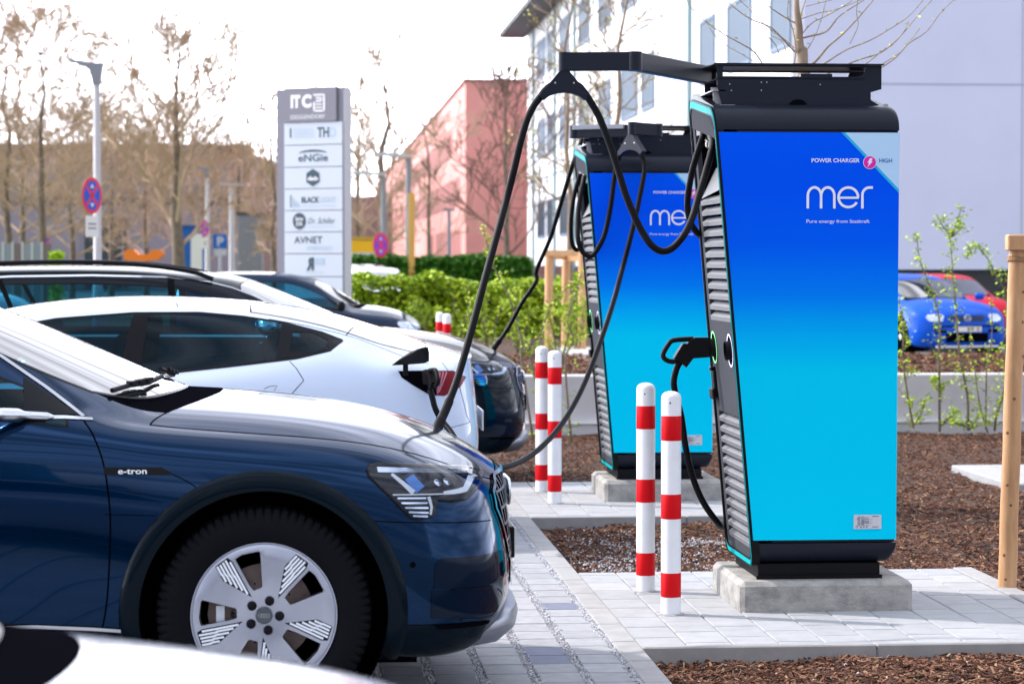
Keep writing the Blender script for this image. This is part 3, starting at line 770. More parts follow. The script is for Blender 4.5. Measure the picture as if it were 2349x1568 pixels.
class Body:
    def __init__(s, st, matfun, level=4, crease=()):
        n, m = len(st), len(st[0]); V = []; idx = {}
        for side in (-1, 1):
            for i in range(n):
                for k in range(m):
                    x, y, z = st[i][k]
                    if y == 0 and side == 1: idx[1, i, k] = idx[-1, i, k]; continue
                    idx[side, i, k] = len(V); V.append((x, side * y, z))
        F = []; MI = []
        for side in (-1, 1):
            for i in range(n - 1):
                for k in range(m - 1):
                    q = [idx[side, i, k], idx[side, i + 1, k], idx[side, i + 1, k + 1], idx[side, i, k + 1]]
                    q2 = []
                    for a in q:
                        if a not in q2: q2.append(a)
                    if len(q2) < 3: continue
                    F.append(q2 if side == 1 else q2[::-1]); MI.append(matfun(i, k, side))
        for i in range(n - 1):                                   # floor
            a = [idx[-1, i, m - 1], idx[-1, i + 1, m - 1], idx[1, i + 1, m - 1], idx[1, i, m - 1]]; q2 = []
            for t_ in a:
                if t_ not in q2: q2.append(t_)
            if len(q2) >= 3: F.append(q2[::-1] if False else q2); MI.append(0)
        me = bpy.data.meshes.new('cage'); me.from_pydata(V, [], F)
        mats_ = [M_gap] * 12
        for mm in mats_: me.materials.append(mm)
        me.polygons.foreach_set('material_index', MI)
        bm = bmesh.new(); bm.from_mesh(me); cl = bm.edges.layers.float.new('crease_edge')
        bm.verts.ensure_lookup_table()
        bmesh.ops.recalc_face_normals(bm, faces=bm.faces)
        cr = {}
        for (i0, k0, i1, k1, w) in crease:
            for side in (-1, 1): cr[frozenset((idx[side, i0, k0], idx[side, i1, k1]))] = w
        for e in bm.edges:
            w = cr.get(frozenset((e.verts[0].index, e.verts[1].index)))
            if w: e[cl] = w
        bm.to_mesh(me); bm.free()
        o = bpy.data.objects.new('cage', me); COL.objects.link(o)
        md = o.modifiers.new('s', 'SUBSURF'); md.levels = level; md.render_levels = level
        dg = bpy.context.evaluated_depsgraph_get(); ev = bpy.data.meshes.new_from_object(o.evaluated_get(dg))
        bpy.data.objects.remove(o); bpy.data.meshes.remove(me)
        s.co = np.zeros(len(ev.vertices) * 3); ev.vertices.foreach_get('co', s.co); s.co = s.co.reshape(-1, 3)
        s.no = np.zeros(len(ev.vertices) * 3); ev.vertex_normals.foreach_get('vector', s.no); s.no = s.no.reshape(-1, 3)
        s.f = [tuple(p.vertices) for p in ev.polygons]; s.mi = [p.material_index for p in ev.polygons]
        bpy.data.meshes.remove(ev)
        s.bvh = BVHTree.FromPolygons([Vector(c) for c in s.co], s.f)
        s.alive = [True] * len(s.f)
        s.fc = np.array([s.co[list(f)].mean(0) for f in s.f])
    def hit(s, a, b, side, ax='y'):
        """surface point over (a,b): side view ('y': x,z) or plan view ('z': x,y)"""
        if ax == 'y': o, d = Vector((a, side * 3, b)), Vector((0, -side, 0))
        elif ax == 'z': o, d = Vector((a, b, 3)), Vector((0, 0, -1))
        else: o, d = Vector((side * 9, a, b)), Vector((-side, 0, 0))
        p, n, fi, _ = s.bvh.ray_cast(o, d)
        if p is None:
            q = Vector((a, side * .9, b)) if ax == 'y' else (Vector((a, b, 1)) if ax == 'z' else Vector((side * 4, a, b)))
            p, n, fi, _ = s.bvh.find_nearest(q)
        # smooth normal
        f = s.f[fi]; w = [1 / (1e-5 + (Vector(s.co[i]) - p).length) for i in f]
        N = Vector((0, 0, 0))
        for i, wi in zip(f, w): N += Vector(s.no[i]) * wi
        return p, N.normalized()
    def arch(s, cx, cz, r):
        dead = set()
        for j, c in enumerate(s.fc):
            if s.alive[j] and abs(c[1]) > .42 and (c[0] - cx) ** 2 + (c[2] - cz) ** 2 < r * r: s.alive[j] = False; dead.add(j)
        dv = set(v for j in dead for v in s.f[j]); av = set()
        for j, f in enumerate(s.f):
            if s.alive[j]:
                for v in f:
                    if v in dv: av.add(v)
        for v in av:
            x, y, z = s.co[v]; d = math.hypot(x - cx, z - cz)
            if d > 1e-4 and abs(d - r) < .06 and abs(y) > .5: s.co[v][0] = cx + (x - cx) * r / d; s.co[v][2] = cz + (z - cz) * r / d
    def part(s, name, fid, m, parent, off=0.):
        fid = list(fid)
        if not fid: return None
        vs = sorted(set(v for j in fid for v in s.f[j])); mp = {v: i for i, v in enumerate(vs)}
        me = bpy.data.meshes.new(name)
        co = s.co[vs] + s.no[vs] * off
        me.from_pydata([tuple(c) for c in co], [], [tuple(mp[v] for v in s.f[j]) for j in fid])
        me.materials.append(m); me.polygons.foreach_set('use_smooth', [True] * len(fid))
        me.normals_split_custom_set_from_vertices([tuple(n) for n in s.no[vs]])
        o = bpy.data.objects.new(name, me); COL.objects.link(o); o.parent = parent
        return o
    def border(s, ia, ib):
        """edges between live faces of class ia and ib"""
        e = {}
        for j, f in enumerate(s.f):
            if not s.alive[j]: continue
            for a, b in zip(f, f[1:] + f[:1]): e.setdefault((min(a, b), max(a, b)), []).append(s.mi[j])
        return [k for k, v in e.items() if len(v) == 2 and ((v[0] in ia and v[1] in ib) or (v[1] in ia and v[0] in ib))]
    def edge_ribbon(s, mb, edges, w, off, mi=0):
        nb = {}
        for a, b in edges: nb.setdefault(a, []).append(b); nb.setdefault(b, []).append(a)
        L = {}
        for v, q in nb.items():
            t = Vector(s.co[q[-1]] - s.co[q[0]]) if len(q) > 1 else Vector(s.co[q[0]] - s.co[v])
            n = Vector(s.no[v]); sd = t.cross(n)
            if sd.length < 1e-9: sd = Vector((0, 0, 1))
            sd.normalize(); L[v] = (Vector(s.co[v]) + n * off, sd * w / 2)
        for a, b in edges:
            pa, sa = L[a]; pb, sb = L[b]
            if sa.dot(sb) < 0: sb = -sb
            mb.add([pa - sa, pa + sa, pb + sb, pb - sb], [(0, 1, 2, 3)], mi)
    def ribbon(s, mb, pts, w, side, off=.001, mi=0, ax='y', step=.02, w2=None):
        P = []
        pts = [np.array(p, float) for p in pts]
        for a, b in zip(pts, pts[1:]):
            n = max(1, int(np.linalg.norm(b - a) / step))
            for k in range(n): P.append(a + (b - a) * k / n)
        P.append(pts[-1]); H = [s.hit(p[0], p[1], side, ax) for p in P]; N = len(P); v = []
        for i in range(N):
            t = (H[min(i + 1, N - 1)][0] - H[max(i - 1, 0)][0]).normalized(); n = H[i][1]; sd = t.cross(n).normalized()
            ww = w if w2 is None else w + (w2 - w) * i / (N - 1)
            v += [H[i][0] + n * off - sd * ww / 2, H[i][0] + n * off + sd * ww / 2]
        mb.add(v, [(2 * i, 2 * i + 1, 2 * i + 3, 2 * i + 2) for i in range(N - 1)], mi)
    def patch(s, poly, side, off, name, m, parent, ax='y', step=.02):
        poly = [Vector(p) for p in poly]; n = len(poly)
        out = []
        for a, b in zip(poly, poly[1:] + poly[:1]):
            k = max(1, int((b - a).length / step))
            for q in range(k): out.append(a + (b - a) * q / k)
        N = len(out); x0, x1 = min(p.x for p in out), max(p.x for p in out); y0, y1 = min(p.y for p in out), max(p.y for p in out)
        def inside(p):
            c = False; j = N - 1
            for i in range(N):
                if (out[i].y > p.y) != (out[j].y > p.y) and p.x < (out[j].x - out[i].x) * (p.y - out[i].y) / (out[j].y - out[i].y) + out[i].x: c = not c
                j = i
            return c
        g = []
        yy = y0 + step * .5
        while yy < y1:
            xx = x0 + step * .5
            while xx < x1:
                p = Vector((xx, yy))
                if inside(p) and min((p - q).length for q in out) > step * .45: g.append(p)
                xx += step
            yy += step
        V, E, F, _, _, _ = delaunay_2d_cdt(out + g, [(i, (i + 1) % N) for i in range(N)], [], 1, 1e-5)
        H = [s.hit(p.x, p.y, side, ax) for p in V]
        me = bpy.data.meshes.new(name); me.from_pydata([tuple(h[0] + h[1] * off) for h in H], [], [tuple(f) for f in F])
        bm = bmesh.new(); bm.from_mesh(me)
        bm.faces.ensure_lookup_table(); bm.normal_update()
        for f in bm.faces:
            if f.normal.dot(H[f.verts[0].index][1]) < 0: f.normal_flip()
        bm.to_mesh(me); bm.free()
        me.materials.append(m); me.polygons.foreach_set('use_smooth', [True] * len(me.polygons))
        me.normals_split_custom_set_from_vertices([tuple(h[1]) for h in H])
        o = bpy.data.objects.new(name, me); COL.objects.link(o); o.parent = parent; return o

def in_poly(x, z, P):
    c = False; j = len(P) - 1
    for i in range(len(P)):
        if (P[i][1] > z) != (P[j][1] > z) and x < (P[j][0] - P[i][0]) * (z - P[i][1]) / (P[j][1] - P[i][1]) + P[i][0]: c = not c
        j = i
    return c

# ---- wheels
def tyre_mb(R0, rim, W, nb=76):
    mb = MB(); h = W / 2
    prof = [(rim, -h * .80), (rim + .012, -h * .86), (rim + .05, -h * .98), (R0 - .045, -h), (R0 - .022, -h * .94), (R0 - .006, -h * .84), (R0, -h * .6), (R0 + .001, 0), (R0, h * .6), (R0 - .006, h * .84), (R0 - .022, h * .94), (R0 - .045, h), (rim + .05, h * .98), (rim, h * .80)]
    n = nb * 4; v = []; f = []; N = len(prof)
    for k in range(n):
        a = 2 * PI * k / n; g = (k % 4) == 0
        for j, (r, y) in enumerate(prof):
            rr, yy = r, y
            if g and j in (4, 5, 6, 8, 9, 10): rr = r - .010; yy = y * .985
            v.append((rr * math.cos(a), yy, rr * math.sin(a)))
    for k in range(n):
        k2 = (k + 1) % n
        for j in range(N - 1): f.append((k * N + j, k * N + j + 1, k2 * N + j + 1, k2 * N + j))
    return mb.add(v, f)
def wheel_aero(parent, x, y, side, R0=.3815, W=.250, rot=0.):
    """five-spoke wheel with striped aero inserts; outer face towards side"""
    w = bpy.data.objects.new('wheel', None); COL.objects.link(w); w.parent = parent; w.location = (x, y, R0)
    if side > 0: w.rotation_euler = (0, 0, PI)
    tyre_mb(R0, .243, W).build('tyre', M_tyre, w, smooth=40)
    Rr = .2555; yf = -W / 2 + .012
    dish = lambda r: yf + .010 * max(0, 1 - r / .10) + (.006 if r > .249 else 0) + .006 * max(0, (r - .1) / .15) * 0
    hole = [(-.101, .1995), (-.092, .207), (-.076, .216), (-.0185, .2275), (-.0123, .222), (-.0055, .105), (-.0085, .098), (-.037, .088), (-.0535, .111)]
    ins = [(-.171, .175), (-.1275, .206), (-.111, .193), (-.043, .066), (-.142, .123)]
    rotp = lambda P, k: [(p[0] * math.cos(R(72 * k)) - p[1] * math.sin(R(72 * k)), p[0] * math.sin(R(72 * k)) + p[1] * math.cos(R(72 * k))) for p in P]
    pts = []; edges = []
    def loop(P, dens=.012):
        o = len(pts); q = []
        for a, b in zip(P, P[1:] + P[:1]):
            n = max(1, int(math.dist(a, b) / dens)); q += [(a[0] + (b[0] - a[0]) * k / n, a[1] + (b[1] - a[1]) * k / n) for k in range(n)]
        pts.extend(q); edges.extend([(o + i, o + (i + 1) % len(q)) for i in range(len(q))]); return q
    circ = [(Rr * math.cos(2 * PI * k / 120), Rr * math.sin(2 * PI * k / 120)) for k in range(120)]
    loop(circ, 1); holes = [loop(rotp(hole, k)) for k in range(5)]
    for r_ in (.040, .072, .10, .15, .2, .247):
        for k in range(60):
            p = (r_ * math.cos(2 * PI * k / 60 + r_), r_ * math.sin(2 * PI * k / 60 + r_))
            if all(not in_poly(p[0], p[1], h) and min(math.dist(p, q) for q in h) > .004 for h in holes): pts.append(p)
    V, E, F, _, _, _ = delaunay_2d_cdt([Vector(p) for p in pts], edges, [], 0, 1e-6)
    F = [f for f in F if not any(in_poly(sum(V[i].x for i in f) / 3, sum(V[i].y for i in f) / 3, h) for h in holes)]
    mb = MB(); vv = [(p.x, dish(p.length), p.y) for p in V]
    fo = []
    for f in F:
        a, b, c = [Vector(vv[i]) for i in f]; fo.append(tuple(f) if (b - a).cross(c - a).y < 0 else tuple(f)[::-1])
    mb.add(vv, fo)
    for h in holes:
        n = len(h); v = [(p[0], dish(math.hypot(*p)), p[1]) for p in h] + [(p[0] * .985, dish(math.hypot(*p)) + .035, p[1] * .985) for p in h]
        mb.add(v, [(i, (i + 1) % n, n + (i + 1) % n, n + i) for i in range(n)], 1)
    mb.lathe([(Rr, yf + .006), (.2585, yf + .002), (.2585, yf - .002), (.2545, yf - .002), (.253, yf + .008)], 96, 'y', 0, cap=False)
    mb.lathe([(.250, yf + .01), (.240, yf + .06), (.225, yf + .2), (.24, yf + .22)], 64, 'y', 1, cap=False)
    rim = mb.build('rim', [M_alu, M_aludark], w, smooth=35)
    for k in range(5):
        sb = MB()
        P = rotp(ins, k); y_ = yf - .0015
        sb.prism(P if True else P[::-1], y_, y_ + .003, 'y', 0)
        # light stripes parallel to the long edge
        d = np.array(ins[3]) - np.array(ins[2]); d = d / np.linalg.norm(d); nn = np.array((d[1], -d[0])); base = np.array(ins[2])
        for q in range(6):
            o1 = .0040 + q * .0118
            # clip: march along the stripe inside the outline
            ts = [t for t in np.linspace(-.08, .2, 113) if in_poly(*(base + d * t + nn * (o1 + .0025)), ins) and in_poly(*(base + d * t + nn * (o1 - .0015)), ins)]
            if len(ts) < 4: continue
            t0, t1 = ts[0] + .003, ts[-1] - .004
            segs = [(t0, t0 + (t1 - t0) * .55, 0), (t0 + (t1 - t0) * .50, t1, -.0022)] if q in (1, 2, 3, 4) else [(t0, t1, 0)]
            for (ta, tb, sh) in segs:
                C_ = [base + d * ta + nn * (o1 + sh), base + d * tb + nn * (o1 + sh), base + d * tb + nn * (o1 + sh + .0074), base + d * ta + nn * (o1 + sh + .0074)]
                C_ = rotp([tuple(c) for c in C_], k)
                sb.add([(c[0], y_ - .0010 - (.0003 if sh else 0), c[1]) for c in C_], [(0, 1, 2, 3)], 1)
        sb.build('aero_insert', [M_black, M_lampwht], w)
    cb = MB(); cb.lathe([(.030, yf + .004), (.030, yf - .001), (.027, yf - .004), (.001, yf - .005)], 32, 'y', 0)
    for q in range(4):
        c = (-.0135 + q * .009, yf - .0052); cb.tube([(c[0] + .0062 * math.cos(R(a)), c[1], .0062 * math.sin(R(a))) for a in range(0, 361, 30)], .0009, 5, 1, cap=False)
    for q in range(5):
        a = R(69 + 72 * q); cb.lathe([(.0175, yf + .012), (.0165, yf - .003), (.010, yf - .010), (.001, yf - .011)], 14, 'y', 2, Matrix.Translation((.0545 * math.cos(a), 0, .0545 * math.sin(a))))
    cb.build('hub_cap', [mat('hub_grey', (.07, .08, .10), .3), M_chrome, M_black], w, smooth=40)
    bb = MB(); bb.lathe([(.175, yf + .075), (.175, yf + .095), (.06, yf + .095)], 48, 'y', 0, cap=False); bb.lathe([(.06, yf + .055), (.175, yf + .075)], 48, 'y', 0, cap=False)
    for q in range(20): a = R(18 * q); bb.lathe([(.004, 0), (.004, -.001)], 6, 'y', 1, Matrix.Translation(((.11 + .03 * (q % 2)) * math.cos(a), yf + .064, (.11 + .03 * (q % 2)) * math.sin(a))))
    bb.build('brake_disc', [M_brake, M_dark], w, smooth=40)
    cal = MB(); ou = [(r * math.cos(R(a)), r * math.sin(R(a))) for r, a in [(.115, 150), (.195, 152), (.20, 165), (.20, 180), (.2, 200), (.195, 212), (.115, 214), (.12, 180)]]
    cal.prism(ou, yf + .045, yf + .10, 'y', 0); cal.box((-.17, yf + .042, -.03), (-.14, yf + .0445, .03), 1); cal.build('brake_caliper', [mat('caliper', (.10, .07, .06), .6), M_lampwht], w)
    bk = MB(); bk.lathe([(.24, yf + .12), (.001, yf + .12)], 32, 'y'); bk.build('wheel_backing', M_well, w)
    return w
def wheel_simple(parent, x, y, side, R0, W, m=None):
    w = bpy.data.objects.new('wheel', None); COL.objects.link(w); w.parent = parent; w.location = (x, y, R0)
    if side > 0: w.rotation_euler = (0, 0, PI)
    rim = R0 * .66
    tyre_mb(R0, rim, W, 20).build('tyre', M_tyre, w, smooth=40)
    mb = MB(); yf = -W / 2 + .015; mb.lathe([(rim, yf), (rim - .012, yf + .006), (rim - .02, yf + .05), (.02, yf + .06)], 32, 'y', 1)
    for k in range(5):
        a = R(72 * k + 18); c, s_ = math.cos(a), math.sin(a); M = Matrix(((c, 0, -s_, 0), (0, 1, 0, 0), (s_, 0, c, 0), (0, 0, 0, 1)))
        mb.prism([(.03, -.025), (rim - .01, -.04), (rim - .01, .04), (.03, .025)], yf + .002, yf + .03, 'y', 0, M)
    mb.lathe([(.055, yf + .03), (.055, yf), (.01, yf - .003)], 16, 'y', 0)
    mb.build('rim', [m or M_alu, M_well], w, smooth=35); return w
# ---- body cages. lines: 0 centre, 1 mid, 2 roof edge, 3 window top, 4 belt, 5 shoulder, 6 mid side, 7 lower, 8 sill, 9 under
def low(x, w=(.950, .950, .925, .78), z=(.65, .42, .25, .20), dx=(0, 0, 0, 0)):
    return [(x + d, y_, z_) for d, y_, z_ in zip(dx, w, z)]
def suv_cage():
    S = []
    xc = [-3.83, -3.83, -3.83, -3.84, -3.96, -4.00, -4.02, -4.03, -3.98, -3.90]; zc = [1.545, 1.54, 1.52, 1.46, 1.07, .95, .75, .50, .32, .25]
    S.append([(x, 0, z) for x, z in zip(xc, zc)])
    fy = [0, .36, .56, .62, .80, .88, .90, .90, .85, .70]
    S.append([(x + .01, (.05 if k == 0 else y * .62) if k else 0, z) for k, (x, y, z) in enumerate(zip(xc, fy, zc))])
    S.append([(x + .07, y * .98, z) for x, y, z in zip(xc, fy, zc)])
    def mid(x, zr, wr, zb=1.09, wb=.86, ws=.938, drop=.035):
        return [(x, 0, zr), (x, wr * .66, zr - .008), (x, wr, zr - drop), (x, wr + .055, zr - drop - .035), (x, wb, zb), (x, ws, .955)]
    S.append(mid(-3.55, 1.585, .56, 1.09, .84, .93) + low(-3.55, (.94, .94, .90, .78)))
    S.append(mid(-2.93, 1.605, .59, 1.085, .86, .945) + low(-2.93, (.958, .960, .93, .78)))
    S.append(mid(-2.30, 1.610, .60, 1.08) + low(-2.30, (.94, .93, .915, .78)))
    S.append(mid(-1.75, 1.590, .60, 1.08) + low(-1.75, (.938, .925, .915, .78)))
    S.append([(-1.17, 0, 1.520), (-1.20, .40, 1.508), (-1.32, .605, 1.462), (-1.365, .66, 1.425), (-1.28, .865, 1.078), (-1.28, .94, .955)] + low(-1.28, (.938, .925, .915, .78)))
    S.append([(-.28, 0, 1.140), (-.34, .40, 1.132), (-.535, .675, 1.098), (-.600, .755, 1.078), (-.600, .862, 1.060), (-.60, .940, .95)] + low(-.60, (.945, .935, .915, .78)))
    S.append([(-.19, 0, 1.138), (-.25, .40, 1.128), (-.44, .68, 1.080), (-.47, .765, 1.045), (-.46, .865, 1.020), (-.44, .945, .93)] + low(-.44, (.955, .955, .925, .78)))
    S.append([(.08, 0, 1.115), (.06, .40, 1.106), (.02, .67, 1.058), (.0, .785, 1.012), (.0, .880, .985), (.0, .956, .89)] + low(0, (.962, .962, .93, .78)))
    S.append([(.38, 0, 1.068), (.37, .39, 1.064), (.34, .64, 1.022), (.32, .765, .985), (.32, .868, .95), (.32, .948, .85)] + low(.34, (.958, .958, .925, .78)))
    S.append([(.61, 0, 1.006), (.60, .37, .998), (.56, .59, .962), (.55, .71, .935), (.55, .828, .898), (.56, .915, .80)] + low(.57, (.935, .942, .91, .76), (.63, .42, .22, .175)))
    S.append([(.80, 0, .915), (.79, .33, .908), (.75, .51, .880), (.735, .60, .862), (.725, .72, .84), (.745, .79, .75)] + [(.76, .825, .60), (.775, .835, .42), (.745, .79, .225), (.65, .68, .18)])
    S.append([(.893, 0, .838), (.883, .26, .832), (.87, .39, .815), (.86, .46, .803), (.86, .55, .785), (.88, .60, .70)] + [(.90, .62, .57), (.915, .63, .42), (.875, .60, .255), (.79, .52, .19)])
    S.append([(x, 0, z) for x, z in zip([.915, .925, .93, .935, .94, .945, .95, .95, .925, .83], [.815, .81, .803, .795, .77, .69, .56, .41, .27, .20])])
    return S
def suv_mat(i, k, side):
    if i == 7 and k < 2: return 2                    # windscreen
    if k == 3 and 2 <= i <= 7: return 3              # side glass
    if i in (0, 1) and k == 3: return 4              # tailgate glass
    if 9 <= i <= 13 and k < 3: return 1              # bonnet
    if i == 8 and k < 2: return 5                    # scuttle
    return 0
SUV_CR = [(7, 2, 8, 2, .5), (3, 4, 4, 4, .3), (4, 4, 5, 4, .3), (5, 4, 6, 4, .3), (6, 4, 7, 4, .3), (7, 4, 8, 4, .3), (9, 3, 10, 3, .45), (10, 3, 11, 3, .45), (11, 3, 12, 3, .4), (12, 3, 13, 3, .35), (7, 0, 7, 1, .35), (7, 1, 7, 2, .35), (8, 0, 8, 1, .8), (8, 1, 8, 2, .8)]
def sedan_cage():
    S = []
    xc = [-3.815, -3.815, -3.815, -3.815, -3.83, -3.84, -3.85, -3.86, -3.80, -3.70]; zc = [1.075, 1.07, 1.05, 1.02, .97, .88, .72, .50, .32, .26]
    S.append([(x, 0, z) for x, z in zip(xc, zc)])
    S.append([(-3.81, 0, 1.075), (-3.80, .26, 1.070), (-3.79, .42, 1.055), (-3.78, .46, 1.03), (-3.79, .50, .97), (-3.80, .53, .88), (-3.82, .56, .72), (-3.84, .57, .50), (-3.78, .54, .32), (-3.7, .45, .26)])
    S.append([(-3.74, 0, 1.092), (-3.73, .38, 1.085), (-3.71, .60, 1.06), (-3.69, .66, 1.035), (-3.69, .74, .99), (-3.70, .78, .88), (-3.72, .80, .72), (-3.74, .81, .50), (-3.68, .78, .32), (-3.6, .64, .26)])
    lo = lambda x, a=(.90, .915, .89, .72): [(x, a[0], .66), (x, a[1], .44), (x, a[2], .26), (x, a[3], .21)]
    S.append([(-3.55, 0, 1.150), (-3.53, .40, 1.135), (-3.50, .62, 1.085), (-3.49, .69, 1.055), (-3.48, .80, 1.01), (-3.48, .86, .88)] + lo(-3.48, (.875, .885, .86, .72)))
    S.append([(-3.28, 0, 1.238), (-3.26, .42, 1.220), (-3.22, .62, 1.145), (-3.20, .70, 1.100), (-3.18, .83, 1.04), (-3.18, .895, .90)] + lo(-3.18))
    S.append([(-2.95, 0, 1.338), (-2.95, .42, 1.325), (-2.98, .60, 1.245), (-3.02, .665, 1.185), (-3.00, .83, 1.10), (-2.95, .905, .93)] + lo(-2.90, (.912, .925, .90, .72)))
    S.append([(-2.50, 0, 1.405), (-2.50, .42, 1.396), (-2.50, .585, 1.345), (-2.50, .64, 1.305), (-2.50, .815, 1.045), (-2.50, .905, .93)] + lo(-2.50, (.905, .905, .885, .72)))
    S.append([(-1.98, 0, 1.433), (-1.98, .42, 1.424), (-1.98, .585, 1.378), (-1.98, .635, 1.342), (-1.98, .815, .99), (-1.98, .905, .90)] + lo(-1.98, (.905, .89, .88, .72)))
    S.append([(-1.45, 0, 1.425), (-1.45, .42, 1.415), (-1.45, .585, 1.368), (-1.45, .63, 1.335), (-1.45, .815, .965), (-1.45, .905, .87)] + lo(-1.45, (.905, .89, .88, .72)))
    S.append([(-.80, 0, 1.33), (-.82, .40, 1.32), (-.93, .58, 1.275), (-.97, .63, 1.245), (-.95, .82, .945), (-.95, .905, .85)] + lo(-.95, (.905, .895, .88, .72)))
    S.append([(.02, 0, 1.02), (-.06, .42, 1.01), (-.28, .69, .955), (-.34, .76, .935), (-.34, .84, .915), (-.34, .90, .82)] + lo(-.34, (.915, .92, .895, .72)))
    S.append([(.055, 0, 1.010), (-.02, .42, 1.000), (-.225, .68, .945), (-.235, .78, .922), (-.12, .86, .88), (-.10, .915, .80)] + lo(-.05, (.92, .925, .90, .72)))
    S.append([(.38, 0, .925), (.36, .42, .915), (.33, .66, .88), (.32, .75, .86), (.32, .84, .83), (.32, .905, .75)] + lo(.34, (.91, .92, .89, .72)))
    S.append([(.60, 0, .83), (.59, .38, .82), (.56, .58, .79), (.55, .66, .77), (.55, .74, .745), (.57, .80, .68)] + [(.60, .84, .58), (.62, .85, .42), (.60, .81, .26), (.52, .68, .21)])
    S.append([(.74, 0, .72), (.73, .28, .71), (.72, .44, .69), (.72, .50, .67), (.73, .55, .645), (.74, .58, .58)] + [(.76, .61, .50), (.78, .62, .38), (.75, .58, .26), (.68, .5, .21)])
    S.append([(x, 0, z) for x, z in zip([.77, .78, .785, .79, .80, .81, .825, .84, .81, .74], [.68, .675, .665, .655, .63, .56, .48, .37, .26, .21])])
    return S
def sedan_mat(i, k, side):
    if i == 9 and k < 2: return 2
    if k == 3 and 5 <= i <= 9: return 3
    if 3 <= i <= 5 and k < 2: return 4               # rear screen / glass roof tail
    if 11 <= i <= 14 and k < 3: return 1
    if i == 10 and k < 2: return 5
    return 0
SED_CR = [(9, 2, 10, 2, .4), (5, 4, 6, 4, .35), (6, 4, 7, 4, .3), (7, 4, 8, 4, .3), (8, 4, 9, 4, .3), (9, 4, 10, 4, .3), (1, 0, 2, 0, .0), (2, 0, 2, 1, .0), (0, 0, 1, 0, .5), (1, 0, 1, 1, .8), (1, 1, 1, 2, .8), (10, 0, 10, 1, .8), (10, 1, 10, 2, .8), (5, 3, 5, 4, .8)]

def interior(root, x0, x1, w, zt, far=False):
    """seats, dashboard, steering wheel"""
    sh = MB(); 
    for (sx_, n_) in ((x0 - .95, 2), (x1 + .55, 2)):
        for sy in (-.37, .37):
            s_ = MB(); s_.box((sx_ - .22, sy - .24, .38), (sx_ + .28, sy + .24, .52), 0, bev=.05)
            M = Matrix.Translation((sx_ - .20, sy, .45)) @ Matrix.Rotation(R(-16), 4, 'Y')
            s_.box((-.07, -.23, 0), (.07, .23, .56), 0, M, bev=.05); s_.box((-.05, -.12, .60), (.05, .12, .80), 0, M, bev=.04)
            s_.box((-.02, -.06, .55), (.0, -.045, .62), 0, M); s_.box((-.02, .045, .55), (.0, .06, .62), 0, M)
            s_.build('seat', M_seat, root, smooth=40)
    d = MB(); d.box((x0 - .42, -w * .80, .68), (x0 + .10, w * .80, zt - .16), 0, bev=.06)
    d.tube([(x0 - .50, -.37 + .17 * math.cos(R(a)), zt - .24 + .17 * math.sin(R(a))) for a in range(0, 361, 24)], .014, 6, 0, cap=False)
    d.build('dashboard', M_seat, root, smooth=40)
SIDEW = 'sw'
M_rearg = glass_mat('rear_screen_glass', (.2, .3, .34), (.05, .06, .07), .5)
SED_WIN = [(-3.022, 1.176), (-2.947, 1.121), (-2.755, 1.079), (-2.38, 1.036), (-1.935, .99), (-1.45, .965), (-.95, .945), (-.44, .932), (-.70, 1.10), (-.97, 1.228), (-1.388, 1.300), (-1.823, 1.332), (-2.199, 1.334), (-2.45, 1.312), (-2.684, 1.277), (-2.90, 1.222)]
